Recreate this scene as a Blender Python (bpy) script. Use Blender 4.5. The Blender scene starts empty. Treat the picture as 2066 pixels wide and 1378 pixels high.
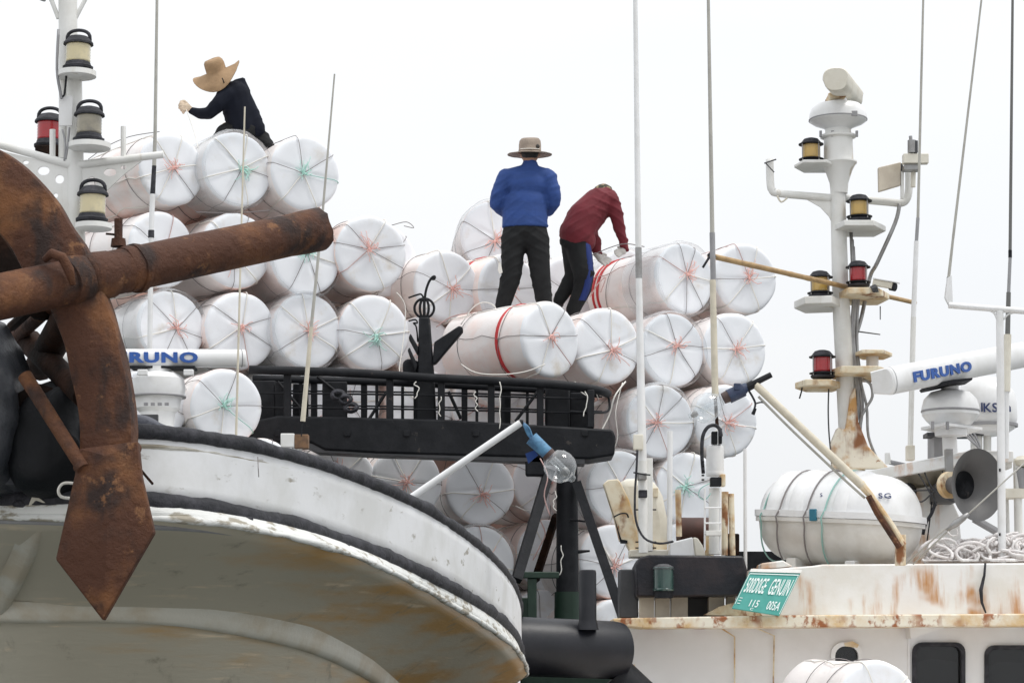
import bpy, bmesh, math, random
from mathutils import Vector, Matrix, noise

R_ = math.radians
scene = bpy.context.scene
COL = scene.collection

# ------------------------------------------------------------------ camera, sky, sun, exposure
FPX = 4860.0                      # focal length in photo pixels (2066 px wide frame)
CAM = Vector((0.0, 0.0, 3.5))
PITCH = R_(8.0)
cam_d = bpy.data.cameras.new("camera"); cam_d.sensor_width = 36.0
cam_d.lens = FPX / 2066.0 * 36.0; cam_d.clip_start = 0.1; cam_d.clip_end = 6000.0
cam_o = bpy.data.objects.new("camera", cam_d); COL.objects.link(cam_o)
cam_o.location = CAM; cam_o.rotation_euler = (R_(90) + PITCH, 0, 0)
scene.camera = cam_o

SUN_EL, SUN_AZ = 66.0, 105.0      # high, veiled sun behind the cloud, off to the right
world = bpy.data.worlds.new("World"); scene.world = world; world.use_nodes = True
wn, wl = world.node_tree.nodes, world.node_tree.links
wn.clear()
w_out = wn.new("ShaderNodeOutputWorld"); w_bg = wn.new("ShaderNodeBackground")
w_sky = wn.new("ShaderNodeTexSky"); w_sky.sky_type = 'NISHITA'; w_sky.sun_disc = False
w_sky.sun_elevation = R_(SUN_EL); w_sky.sun_rotation = R_(SUN_AZ); w_sky.air_density = 1.0; w_sky.dust_density = 4.0
w_tc = wn.new("ShaderNodeTexCoord"); w_sep = wn.new("ShaderNodeSeparateXYZ")
wl.new(w_tc.outputs['Generated'], w_sep.inputs[0])
w_map = wn.new("ShaderNodeMapping"); w_map.inputs['Scale'].default_value = (2.0, 2.0, 6.0)
wl.new(w_tc.outputs['Generated'], w_map.inputs[0])
w_ns = wn.new("ShaderNodeTexNoise"); w_ns.inputs['Scale'].default_value = 1.6; w_ns.inputs['Detail'].default_value = 5
wl.new(w_map.outputs[0], w_ns.inputs['Vector'])
w_cr = wn.new("ShaderNodeValToRGB")          # even cloud deck: thin variations of pale grey
w_cr.color_ramp.elements[0].position = 0.3; w_cr.color_ramp.elements[0].color = (0.925, 0.952, 0.985, 1)
w_cr.color_ramp.elements[1].position = 0.7; w_cr.color_ramp.elements[1].color = (0.985, 0.992, 1.0, 1)
wl.new(w_ns.outputs['Fac'], w_cr.inputs[0])
w_g = wn.new("ShaderNodeMapRange")           # standard overcast law: (1 + 2 sin elevation) / 3, scaled
w_g.inputs['From Min'].default_value = 0.0; w_g.inputs['From Max'].default_value = 1.0
w_g.inputs['To Min'].default_value = 8.0; w_g.inputs['To Max'].default_value = 14.5
wl.new(w_sep.outputs['Z'], w_g.inputs['Value'])
w_mul = wn.new("ShaderNodeMix"); w_mul.data_type = 'RGBA'; w_mul.blend_type = 'MULTIPLY'; w_mul.inputs[0].default_value = 1.0
wl.new(w_cr.outputs[0], w_mul.inputs[6]); wl.new(w_g.outputs[0], w_mul.inputs[7])
w_mix = wn.new("ShaderNodeMix"); w_mix.data_type = 'RGBA'; w_mix.inputs[0].default_value = 0.93
wl.new(w_sky.outputs[0], w_mix.inputs[6]); wl.new(w_mul.outputs[2], w_mix.inputs[7])
wl.new(w_mix.outputs[2], w_bg.inputs['Color']); w_bg.inputs['Strength'].default_value = 0.1
wl.new(w_bg.outputs[0], w_out.inputs['Surface'])

sun_d = bpy.data.lights.new("sun", 'SUN'); sun_d.energy = 1.5; sun_d.angle = R_(18); sun_d.color = (1.0, 0.97, 0.92)
sun_o = bpy.data.objects.new("sun", sun_d); COL.objects.link(sun_o)
sd = Vector((math.cos(R_(SUN_EL)) * math.sin(R_(SUN_AZ)), math.cos(R_(SUN_EL)) * math.cos(R_(SUN_AZ)), math.sin(R_(SUN_EL))))
sun_o.rotation_euler = sd.to_track_quat('Z', 'Y').to_euler()
sun_o.location = (0, 0, 40)

vs = scene.view_settings
vs.view_transform = 'Standard'; vs.look = 'None'; vs.gamma = 1.0; vs.use_curve_mapping = False
vs.exposure = 0.2
scene.cycles.max_bounces = 12; scene.cycles.diffuse_bounces = 8; scene.cycles.transparent_max_bounces = 12

# ------------------------------------------------------------------ helpers
_c, _s = math.cos(PITCH), math.sin(PITCH)
def P(px, py, Y):
    """photo pixel + distance ahead of the camera (metres) -> world point"""
    u, v = (px - 1033.0) / FPX, (689.0 - py) / FPX
    dy = _c - v * _s
    t = Y / dy
    return CAM + Vector((u * t, Y, (_s + v * _c) * t))
def S(py, Y):
    """metres per photo pixel at that depth"""
    return Y / (_c - (689.0 - py) / FPX * _s) / FPX

ORI = {}
def org(o): return ORI.get(o.name, Vector((0, 0, 0))) if o is not None else Vector((0, 0, 0))

def tag(o, label=None, cat=None, group=None, kind=None):
    if label: o["label"] = label
    if cat: o["category"] = cat
    if group: o["group"] = group
    if kind: o["kind"] = kind
    return o

def empty(name, loc, label, cat, group=None):
    o = bpy.data.objects.new(name, None); COL.objects.link(o)
    o.empty_display_size = 0.1; o.location = loc
    ORI[o.name] = Vector(loc)
    return tag(o, label, cat, group)

def frame(z, hint=Vector((0, 0, 1))):
    z = z.normalized()
    if abs(z.dot(hint)) > 0.98: hint = Vector((0, 1, 0))
    x = hint.cross(z).normalized(); y = z.cross(x)
    return x, y, z

class MB:
    def __init__(s): s.v = []; s.f = []
    def box(s, c, size, rot=None):
        c = Vector(c); b = len(s.v); hx, hy, hz = size[0] / 2, size[1] / 2, size[2] / 2
        for dx in (-hx, hx):
            for dy in (-hy, hy):
                for dz in (-hz, hz):
                    d = Vector((dx, dy, dz))
                    if rot is not None: d = rot @ d
                    s.v.append(c + d)
        s.f += [tuple(b + i for i in q) for q in ((0, 1, 3, 2), (4, 6, 7, 5), (0, 4, 5, 1), (2, 3, 7, 6), (0, 2, 6, 4), (1, 5, 7, 3))]
        return s
    def boxp(s, x0, y0, x1, y1, Y, depth):
        a, b_, c_, d_ = P(x0, y0, Y), P(x1, y0, Y), P(x1, y1, Y), P(x0, y1, Y)
        b = len(s.v)
        for p in (a, b_, c_, d_): s.v.append(p)
        for p in (a, b_, c_, d_): s.v.append(p + Vector((0, depth, 0)))
        s.f += [tuple(b + i for i in q) for q in ((3, 2, 1, 0), (4, 5, 6, 7), (0, 1, 5, 4), (1, 2, 6, 5), (2, 3, 7, 6), (3, 0, 4, 7))]
        return s
    def prism(s, pts, vec):
        """closed polygon (world points) pushed along vec"""
        b = len(s.v); n = len(pts); vec = Vector(vec)
        s.v += [Vector(p) for p in pts] + [Vector(p) + vec for p in pts]
        s.f.append(tuple(b + i for i in range(n))); s.f.append(tuple(b + n + i for i in reversed(range(n))))
        for i in range(n):
            j = (i + 1) % n; s.f.append((b + j, b + i, b + n + i, b + n + j))
        return s
    def polyp(s, pts, Y, depth):
        return s.prism([P(p[0], p[1], p[2] if len(p) > 2 else Y) for p in pts], (0, depth, 0))
    def tube(s, pts, r, seg=8, caps=True, closed=False):
        pts = [Vector(p) for p in pts]; n = len(pts)
        rr = r if isinstance(r, (list, tuple)) else [r] * n
        b = len(s.v); x = None
        for i, p in enumerate(pts):
            if closed: t = pts[(i + 1) % n] - pts[i - 1]
            else: t = pts[min(i + 1, n - 1)] - pts[max(i - 1, 0)]
            if t.length < 1e-9: t = Vector((0, 0, 1))
            t.normalize()
            if x is None: x, y, _z = frame(t)
            else:
                x = x - t * x.dot(t)
                if x.length < 1e-6: x, y, _z = frame(t)
                x.normalize()
            y = t.cross(x)
            for k in range(seg):
                a = 2 * math.pi * k / seg
                s.v.append(p + (x * math.cos(a) + y * math.sin(a)) * rr[i])
        for i in range(n if closed else n - 1):
            for k in range(seg):
                k2 = (k + 1) % seg; i2 = (i + 1) % n
                s.f.append((b + i * seg + k, b + i * seg + k2, b + i2 * seg + k2, b + i2 * seg + k))
        if caps and not closed:
            s.f.append(tuple(b + k for k in reversed(range(seg)))); s.f.append(tuple(b + (n - 1) * seg + k for k in range(seg)))
        return s
    def cyl(s, p0, p1, r0, r1=None, seg=16): return s.tube([p0, p1], [r0, r0 if r1 is None else r1], seg)
    def cylp(s, a, b_, r0, r1=None, seg=16):
        """a, b_ = (px, py, Y); radii in photo pixels"""
        r1 = r0 if r1 is None else r1
        return s.tube([P(*a), P(*b_)], [r0 * S(a[1], a[2]), r1 * S(b_[1], b_[2])], seg)
    def tubep(s, pts, r, seg=8, smooth=0, closed=False):
        q = [P(*p) for p in pts]
        if smooth: q = spline(q, smooth)
        return s.tube(q, r, seg, closed=closed)
    def lathe(s, prof, o=(0, 0, 0), axis=(0, 0, 1), seg=24, sx=1.0, sy=1.0):
        """prof = [(radius, height)...]"""
        o = Vector(o); x, y, z = frame(Vector(axis)); b = len(s.v); n = len(prof)
        for r, h in prof:
            for k in range(seg):
                a = 2 * math.pi * k / seg
                s.v.append(o + x * (math.cos(a) * r * sx) + y * (math.sin(a) * r * sy) + z * h)
        for i in range(n - 1):
            for k in range(seg):
                k2 = (k + 1) % seg
                s.f.append((b + i * seg + k, b + i * seg + k2, b + (i + 1) * seg + k2, b + (i + 1) * seg + k))
        if prof[0][0] > 1e-5: s.f.append(tuple(b + k for k in reversed(range(seg))))
        if prof[-1][0] > 1e-5: s.f.append(tuple(b + (n - 1) * seg + k for k in range(seg)))
        return s
    def ball(s, c, r, seg=14, rings=8, rot=None):
        c = Vector(c); r = r if isinstance(r, (tuple, list)) else (r, r, r); b = len(s.v)
        for i in range(rings + 1):
            th = math.pi * i / rings
            for k in range(seg):
                a = 2 * math.pi * k / seg
                d = Vector((math.sin(th) * math.cos(a) * r[0], math.sin(th) * math.sin(a) * r[1], math.cos(th) * r[2]))
                s.v.append(c + (rot @ d if rot is not None else d))
        for i in range(rings):
            for k in range(seg):
                k2 = (k + 1) % seg
                s.f.append((b + i * seg + k, b + (i + 1) * seg + k, b + (i + 1) * seg + k2, b + i * seg + k2))
        return s
    def capsule(s, a, b_, ra, rb, seg=14):
        a, b_ = Vector(a), Vector(b_); d = b_ - a; L = d.length
        prof = []
        for i in range(5):
            t = math.pi / 2 * i / 4; prof.append((ra * math.sin(t), -ra * math.cos(t)))
        for i in range(5):
            t = math.pi / 2 * i / 4; prof.append((rb * math.cos(t), L + rb * math.sin(t)))
        return s.lathe(prof, a, d if L > 1e-6 else Vector((0, 0, 1)), seg)
    def sheet(s, rows, closed=False):
        b = len(s.v); n = len(rows[0])
        for r in rows: s.v += [Vector(p) for p in r]
        for i in range(len(rows) - 1):
            for k in range(n if closed else n - 1):
                k2 = (k + 1) % n
                s.f.append((b + i * n + k, b + i * n + k2, b + (i + 1) * n + k2, b + (i + 1) * n + k))
        return s
    def jitter(s, amp, freq, seed=0):
        o = Vector((seed * 7.3, seed * 3.1, seed * 1.7))
        s.v = [p + noise.noise_vector(p * freq + o) * amp for p in s.v]
        return s
    def mesh(s, name, off=Vector((0, 0, 0)), angle=35, weld=True):
        me = bpy.data.meshes.new(name)
        me.from_pydata([tuple(p - off) for p in s.v], [], s.f)
        bm = bmesh.new(); bm.from_mesh(me)
        if weld: bmesh.ops.remove_doubles(bm, verts=bm.verts, dist=1e-5)
        bmesh.ops.recalc_face_normals(bm, faces=bm.faces)
        bm.to_mesh(me); bm.free()
        me.shade_smooth()
        if angle < 180: me.set_sharp_from_angle(angle=R_(angle))
        return me
    def build(s, name, mat, parent=None, bevel=0.0, angle=35, solid=0.0, kind=None):
        off = org(parent)
        o = bpy.data.objects.new(name, s.mesh(name, off, angle)); COL.objects.link(o)
        o.data.materials.append(mat)
        if parent is not None: o.parent = parent; ORI[o.name] = off
        if solid:
            m = o.modifiers.new("thick", 'SOLIDIFY'); m.thickness = solid; m.offset = 0
        if bevel:
            m = o.modifiers.new("bevel", 'BEVEL'); m.width = bevel; m.segments = 2; m.limit_method = 'ANGLE'; m.angle_limit = R_(40)
        if kind: o["kind"] = kind
        return o

def spline(pts, n):
    pts = [Vector(p) for p in pts]; out = []
    m = len(pts)
    for i in range(m - 1):
        p0, p1, p2, p3 = pts[max(i - 1, 0)], pts[i], pts[i + 1], pts[min(i + 2, m - 1)]
        for k in range(n):
            t = k / n
            out.append(0.5 * ((2 * p1) + (p2 - p0) * t + (2 * p0 - 5 * p1 + 4 * p2 - p3) * t * t + (3 * p1 - p0 - 3 * p2 + p3) * t ** 3))
    out.append(pts[-1]); return out

def thing(name, px, py, Y, label, cat, group=None): return empty(name, P(px, py, Y), label, cat, group)

# ------------------------------------------------------------------ materials
def mat(name, col, rough=0.6, metal=0.0, col2=None, scale=6.0, amount=0.5, bump=0.0, bscale=30.0, coat=0.0, stretch=(1, 1, 1),
        lo=0.4, hi=0.65, stain=None, st_scale=4.0, st_lo=0.56, st_hi=0.7, st_stretch=(1, 1, 0.12), trans=0.0, spec=0.5, sss=0.0, obj=False, speck=None, sp_scale=30, sp_lo=.6, sp_hi=.66):
    m = bpy.data.materials.new(name); m.use_nodes = True
    n, l = m.node_tree.nodes, m.node_tree.links
    b = n["Principled BSDF"]
    b.inputs['Base Color'].default_value = (*col, 1); b.inputs['Roughness'].default_value = rough; b.inputs['Metallic'].default_value = metal
    b.inputs['Specular IOR Level'].default_value = spec
    if coat: b.inputs['Coat Weight'].default_value = coat; b.inputs['Coat Roughness'].default_value = 0.15
    if trans: b.inputs['Transmission Weight'].default_value = trans
    if sss: b.inputs['Subsurface Weight'].default_value = sss; b.inputs['Subsurface Radius'].default_value = (0.05, 0.05, 0.05); b.inputs['Subsurface Scale'].default_value = 1.0
    if obj: co = n.new("ShaderNodeTexCoord").outputs['Object']
    else: co = n.new("ShaderNodeNewGeometry").outputs['Position']
    def nz(sc, st, det=6, ro=0.6):
        mp = n.new("ShaderNodeMapping"); mp.inputs['Scale'].default_value = st; l.new(co, mp.inputs[0])
        t = n.new("ShaderNodeTexNoise"); t.inputs['Scale'].default_value = sc; t.inputs['Detail'].default_value = det; t.inputs['Roughness'].default_value = ro
        l.new(mp.outputs[0], t.inputs['Vector']); return t.outputs['Fac']
    def ramp(f, a, c, k=1.0):
        r = n.new("ShaderNodeMapRange"); r.interpolation_type = 'SMOOTHSTEP'
        r.inputs['From Min'].default_value = a; r.inputs['From Max'].default_value = c; r.inputs['To Max'].default_value = k
        l.new(f, r.inputs['Value']); return r.outputs[0]
    cur = None
    if col2 is not None:
        mx = n.new("ShaderNodeMix"); mx.data_type = 'RGBA'; l.new(ramp(nz(scale, stretch), lo, hi, amount * 2 if amount < 0.5 else 1.0), mx.inputs[0])
        mx.inputs[6].default_value = (*col, 1); mx.inputs[7].default_value = (*col2, 1); cur = mx.outputs[2]
    if stain is not None:
        mx = n.new("ShaderNodeMix"); mx.data_type = 'RGBA'
        mm = n.new("ShaderNodeMath"); mm.operation = 'MULTIPLY'
        l.new(ramp(nz(st_scale, st_stretch), st_lo, st_hi), mm.inputs[0]); l.new(ramp(nz(st_scale * 0.45, (1, 1, 1), 3), 0.42, 0.6), mm.inputs[1])
        l.new(mm.outputs[0], mx.inputs[0])
        if cur is not None: l.new(cur, mx.inputs[6])
        else: mx.inputs[6].default_value = (*col, 1)
        mx.inputs[7].default_value = (*stain, 1); cur = mx.outputs[2]
    if speck is not None:
        mx = n.new("ShaderNodeMix"); mx.data_type = 'RGBA'; l.new(ramp(nz(sp_scale, (1, 1, 1), 8, 0.7), sp_lo, sp_hi), mx.inputs[0])
        if cur is not None: l.new(cur, mx.inputs[6])
        else: mx.inputs[6].default_value = (*col, 1)
        mx.inputs[7].default_value = (*speck, 1); cur = mx.outputs[2]
    if cur is not None: l.new(cur, b.inputs['Base Color'])
    if bump:
        bp = n.new("ShaderNodeBump"); bp.inputs['Strength'].default_value = bump; bp.inputs['Distance'].default_value = 0.02
        l.new(nz(bscale, stretch, 8, 0.65), bp.inputs['Height']); l.new(bp.outputs[0], b.inputs['Normal'])
    return m

RUST = (0.17, 0.062, 0.022)
M = {}
M['rust'] = mat('rusty_iron', (0.078, 0.031, 0.017), 0.72, 0.0, (0.19, 0.08, 0.032), 3.4, 0.5, 0.9, 30, lo=0.46, hi=0.7, stain=(0.03, 0.017, 0.014), st_scale=9, st_lo=0.42, st_hi=0.6, st_stretch=(1, 1, 0.3), spec=0.3, speck=(0.19, 0.09, 0.042), sp_scale=11, sp_lo=0.58, sp_hi=0.66)
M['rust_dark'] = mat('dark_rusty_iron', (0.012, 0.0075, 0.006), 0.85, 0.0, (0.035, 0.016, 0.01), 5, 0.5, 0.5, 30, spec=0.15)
M['white'] = mat('white_marine_paint', (0.76, 0.76, 0.74), 0.45, 0, (0.66, 0.655, 0.62), 3, 0.5, 0.06, 25, stain=(0.42, 0.34, 0.22), st_scale=7, st_lo=0.6, st_hi=0.72)
M['white_clean'] = mat('white_gelcoat', (0.77, 0.775, 0.78), 0.3, 0, (0.68, 0.68, 0.67), 5, 0.4, 0.03, 20, coat=0.2)
M['cream'] = mat('cream_paint', (0.72, 0.69, 0.6), 0.45, 0, (0.62, 0.58, 0.48), 4, 0.5, 0.05, 25)
M['weather'] = mat('weathered_white_paint', (0.82, 0.82, 0.81), 0.55, 0, (0.74, 0.725, 0.68), 2.5, 0.5, 0.08, 30, stain=(0.5, 0.235, 0.07), st_scale=6.0, st_lo=0.455, st_hi=0.63, st_stretch=(1, 1, 0.12), speck=(0.4, 0.17, 0.05), sp_scale=9, sp_lo=0.66, sp_hi=0.74)
M['ledge'] = mat('rust_eaten_ledge', (0.75, 0.71, 0.6), 0.6, 0, (0.6, 0.4, 0.17), 3.5, 0.5, 0.12, 30, stain=(0.3, 0.1, 0.03), st_scale=8, st_lo=0.49, st_hi=0.57, st_stretch=(1, 1, 0.7))
M['rustpaint'] = mat('rust_bleeding_paint', (0.72, 0.65, 0.5), 0.65, 0, (0.56, 0.37, 0.17), 5, 0.5, 0.1, 30, stain=(0.24, 0.095, 0.032), st_scale=8, st_lo=0.5, st_hi=0.6, st_stretch=(1, 1, 0.5))
M['black'] = mat('black_paint', (0.007, 0.008, 0.0105), 0.6, 0, (0.014, 0.015, 0.018), 6, 0.5, 0.25, 18, spec=0.25, speck=(0.05, 0.043, 0.04), sp_scale=9, sp_lo=0.64, sp_hi=0.68)
M['black_matt'] = mat('black_rubber', (0.014, 0.015, 0.02), 0.75, 0, (0.04, 0.04, 0.05), 14, 0.5, 0.6, 40)
M['black_satin'] = mat('black_satin_paint', (0.006, 0.007, 0.011), 0.42, 0, (0.011, 0.0115, 0.016), 5, 0.5, 0.1, 16, spec=0.4)
M['navyblack'] = mat('navy_black_paint', (0.007, 0.008, 0.013), 0.35, 0, (0.022, 0.017, 0.02), 5, 0.5, 0.35, 14, spec=0.35)
M['green'] = mat('dark_green_paint', (0.004, 0.022, 0.012), 0.55, 0, (0.008, 0.03, 0.017), 6, 0.5, 0.1, 20)
M['grey'] = mat('grey_paint', (0.3, 0.3, 0.31), 0.5, 0, (0.24, 0.24, 0.25), 6, 0.5, 0.05)
M['greyhorn'] = mat('grey_horn_paint', (0.11, 0.108, 0.108), 0.55, 0, (0.09, 0.088, 0.088), 5, 0.4, 0.04)
M['darkgrey'] = mat('dark_grey_paint', (0.045, 0.047, 0.052), 0.5, 0, (0.06, 0.06, 0.065), 6, 0.5, 0.05)
M['steel'] = mat('dull_steel', (0.34, 0.34, 0.34), 0.45, 0.6, (0.25, 0.24, 0.23), 10, 0.5, 0.05)
M['foam'] = mat('white_foam_end', (0.79, 0.81, 0.845), 0.6, 0, (0.765, 0.785, 0.82), 1.6, 0.5, 0.14, 7, lo=0.4, hi=0.66, stain=(0.62, 0.57, 0.5), st_scale=3.4, st_lo=0.53, st_hi=0.76, st_stretch=(1, 1, 1))
M['foam_side'] = mat('film_wrapped_foam', (0.87, 0.82, 0.8), 0.42, 0, (0.86, 0.68, 0.62), 1.3, 0.5, 0.35, 7, lo=0.46, hi=0.66, coat=0.2, stain=(0.55, 0.47, 0.4), st_scale=5, st_lo=0.58, st_hi=0.78, st_stretch=(1, 1, 1))  # pinkish second tone paints in the warm shade between stacked floats
M['foam_pink'] = mat('salmon_gap_light_foam', (0.74, 0.53, 0.47), 0.5, 0, (0.66, 0.42, 0.35), 1.5, 0.5, 0.3, 7)  # same foam, with the warm light inside the gaps put into its colour
M['film'] = None
M['cord_pink'] = mat('pink_twine', (0.5, 0.33, 0.31), 0.8)
M['cord_teal'] = mat('teal_twine', (0.3, 0.52, 0.47), 0.8)
M['cord_dark'] = mat('grey_twine', (0.22, 0.2, 0.2), 0.8)
M['knot_pink'] = mat('pink_knot_twine', (0.84, 0.52, 0.47), 0.8)
M['knot_teal'] = mat('teal_knot_twine', (0.5, 0.78, 0.7), 0.8)
M['cord_white'] = mat('white_twine', (0.75, 0.73, 0.68), 0.8)
M['red'] = mat('red_strap', (0.55, 0.02, 0.025), 0.5, 0, (0.45, 0.02, 0.02), 20, 0.4)
M['lens_cream'] = mat('cream_lens', (0.62, 0.54, 0.33), 0.15, 0, (0.5, 0.45, 0.3), 12, 0.5, 0, coat=0.6, obj=True)
M['lens_amber'] = mat('amber_lens', (0.55, 0.36, 0.1), 0.2, 0, (0.46, 0.31, 0.1), 12, 0.5, 0, coat=0.5, obj=True)
M['lens_smoke'] = mat('smoky_lens', (0.3, 0.27, 0.2), 0.12, 0, (0.14, 0.13, 0.11), 5, 0.5, 0, coat=0.6, obj=True)
M['lens_red'] = mat('red_lens', (0.38, 0.006, 0.012), 0.15, 0, (0.28, 0.004, 0.01), 10, 0.5, 0, coat=0.7, obj=True)
M['lens_green'] = mat('dark_green_lens', (0.02, 0.05, 0.045), 0.12, 0, (0.03, 0.07, 0.06), 8, 0.5, 0, coat=0.6)
M['whip'] = mat('fibreglass_whip', (0.42, 0.41, 0.37), 0.5, 0, (0.34, 0.33, 0.3), 8, 0.4)
M['whip_dark'] = mat('dark_whip', (0.13, 0.13, 0.125), 0.5)
M['whip_beige'] = mat('beige_whip', (0.62, 0.57, 0.46), 0.55, 0, (0.5, 0.46, 0.37), 9, 0.4)
M['bamboo'] = mat('bamboo', (0.42, 0.28, 0.13), 0.55, 0, (0.3, 0.19, 0.09), 12, 0.5, 0.1)
M['blue'] = mat('blue_lettering', (0.02, 0.09, 0.35), 0.45)
M['navy_text'] = mat('navy_lettering', (0.02, 0.035, 0.12), 0.45)
M['bluetape'] = mat('blue_tape', (0.09, 0.24, 0.4), 0.55, 0, (0.05, 0.13, 0.24), 22, 0.5, 0.3, 60)
M['navysock'] = mat('navy_socket', (0.018, 0.03, 0.075), 0.5, 0, (0.03, 0.05, 0.1), 22, 0.5, 0.2, 60)
M['tarp'] = mat('black_tarp', (0.03, 0.034, 0.042), 0.38, 0, (0.05, 0.055, 0.065), 7, 0.5, 0.5, 12)
M['glass_dark'] = mat('dark_window_glass', (0.018, 0.021, 0.024), 0.05, 0, spec=0.8)
M['teal_sign'] = mat('teal_sign_paint', (0.035, 0.28, 0.24), 0.45, 0, (0.055, 0.32, 0.28), 8, 0.4)
M['sign_white'] = mat('sign_lettering', (0.7, 0.8, 0.78), 0.5)
M['rope'] = mat('pale_rope', (0.82, 0.8, 0.79), 0.85, 0, (0.7, 0.66, 0.65), 20, 0.5, 0.5, 80)
M['panel_cream'] = mat('cream_panel', (0.56, 0.5, 0.41), 0.6, 0, (0.48, 0.42, 0.34), 9, 0.4)
M['hat_tan'] = mat('tan_cloth', (0.37, 0.24, 0.135), 0.85, 0, (0.31, 0.2, 0.11), 9, 0.5, 0.3, 40)
M['hat_grey'] = mat('khaki_cloth', (0.33, 0.27, 0.22), 0.85, 0, (0.27, 0.22, 0.18), 14, 0.5, 0.2, 50)
M['hat_dark'] = mat('dark_hat_panel', (0.05, 0.045, 0.04), 0.85)
M['camo'] = mat('camouflage_cloth', (0.05, 0.045, 0.03), 0.85, 0, (0.3, 0.24, 0.14), 16, 0.5, lo=0.5, hi=0.55)
M['shirt_blue'] = mat('blue_shirt', (0.019, 0.056, 0.21), 0.8, 0, (0.023, 0.066, 0.25), 5, 0.5, 0.12, 14, stretch=(1, 1, 2.6))
M['shirt_red'] = mat('red_shirt', (0.12, 0.011, 0.018), 0.85, 0, (0.145, 0.013, 0.022), 5, 0.5, 0.12, 14, stretch=(1, 1, 1.6))
M['shirt_navy'] = mat('navy_jacket', (0.005, 0.0065, 0.013), 0.85, 0, (0.007, 0.009, 0.017), 6, 0.5, 0.1, 14, spec=0.2)
M['trousers'] = mat('black_trousers', (0.012, 0.0125, 0.0135), 0.85, 0, (0.016, 0.017, 0.018), 6, 0.5, 0.1, 14, spec=0.25)
M['stripe_blue'] = mat('blue_stripe_cloth', (0.01, 0.026, 0.14), 0.85)
M['skin'] = mat('skin', (0.42, 0.24, 0.16), 0.6)
M['glove'] = mat('cotton_glove', (0.62, 0.5, 0.38), 0.9, 0, (0.5, 0.4, 0.3), 30, 0.5, 0.3, 80)
M['glove_grey'] = mat('grey_glove', (0.55, 0.53, 0.5), 0.9)
M['shoe'] = mat('dark_shoe', (0.02, 0.018, 0.02), 0.7)
M['hair'] = mat('black_hair', (0.01, 0.009, 0.008), 0.6)

def glass_mat(name, tint=(0.95, 0.97, 0.98), alpha=0.22, rough=0.05):
    m = bpy.data.materials.new(name); m.use_nodes = True
    n, l = m.node_tree.nodes, m.node_tree.links; n.clear()
    o = n.new("ShaderNodeOutputMaterial"); t = n.new("ShaderNodeBsdfTransparent"); t.inputs[0].default_value = (*tint, 1)
    g = n.new("ShaderNodeBsdfGlossy"); g.inputs['Roughness'].default_value = rough
    d = n.new("ShaderNodeBsdfDiffuse"); d.inputs[0].default_value = (0.8, 0.82, 0.84, 1)
    f0 = n.new("ShaderNodeLayerWeight"); f0.inputs[0].default_value = 0.22; f = n.new("ShaderNodeMath"); f.operation = 'MULTIPLY_ADD'; f.inputs[1].default_value = 0.5; f.inputs[2].default_value = 0.04; l.new(f0.outputs['Facing'], f.inputs[0])
    a = n.new("ShaderNodeMixShader"); a.inputs[0].default_value = alpha; l.new(t.outputs[0], a.inputs[1]); l.new(d.outputs[0], a.inputs[2])
    x = n.new("ShaderNodeMixShader"); l.new(f.outputs[0], x.inputs[0]); l.new(a.outputs[0], x.inputs[1]); l.new(g.outputs[0], x.inputs[2])
    l.new(x.outputs[0], o.inputs[0]); return m
M['bulb'] = glass_mat('clear_bulb_glass', alpha=0.1)
M['film'] = glass_mat('clear_plastic_film', alpha=0.3, rough=0.2)
M['pane'] = glass_mat('tinted_window_glass', tint=(0.3, 0.32, 0.33), alpha=0.02, rough=0.02)

def text(body, origin, right, up, size, m, parent, name='lettering', xs=1.0, bold=0.02, extrude=0.002, shear=0.0, center=False):
    cu = bpy.data.curves.new(name, 'FONT'); cu.body = body; cu.size = 1.0; cu.offset = bold; cu.extrude = extrude / size; cu.shear = shear
    cu.space_character = 1.12; cu.resolution_u = 3
    if center: cu.align_x = 'CENTER'; cu.align_y = 'CENTER'
    to = bpy.data.objects.new(name + '_tmp', cu); COL.objects.link(to)
    dg = bpy.context.evaluated_depsgraph_get()
    me = bpy.data.meshes.new_from_object(to.evaluated_get(dg))
    bpy.data.objects.remove(to); bpy.data.curves.remove(cu)
    right, up = Vector(right).normalized(), Vector(up).normalized(); nn = right.cross(up).normalized(); up = nn.cross(right)
    off = org(parent); o0 = Vector(origin)
    for v in me.vertices:
        p = v.co.copy(); v.co = o0 + right * (p.x * size * xs) + up * (p.y * size) + nn * (p.z * size) - off
    me.materials.clear(); me.materials.append(m)
    o = bpy.data.objects.new(name, me); COL.objects.link(o); o.parent = parent; ORI[o.name] = off
    return o

# ------------------------------------------------------------------ setting: water
def water():
    m = mat('harbour_water', (0.012, 0.03, 0.032), 0.12, 0, (0.02, 0.04, 0.04), 0.4, 0.5, 0.5, 2.2)
    b = MB(); b.sheet([[(x, y, 0) for x in (-3000, -60, -20, 0, 20, 60, 3000)] for y in (-200, 0, 20, 60, 200, 4000)])
    o = b.build('water', m); tag(o, kind='structure')
water()
def quay():
    m = mat('quay_concrete', (0.42, 0.41, 0.39), 0.85, 0, (0.34, 0.33, 0.32), 1.2, 0.5, 0.3, 12)
    o = MB().box((0, -26.5, 0.45), (160, 67, 2.7)).build('quay', m, bevel=.05); tag(o, kind='structure')  # unseen quay under the camera, added to bounce light onto the hull
quay()

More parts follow.
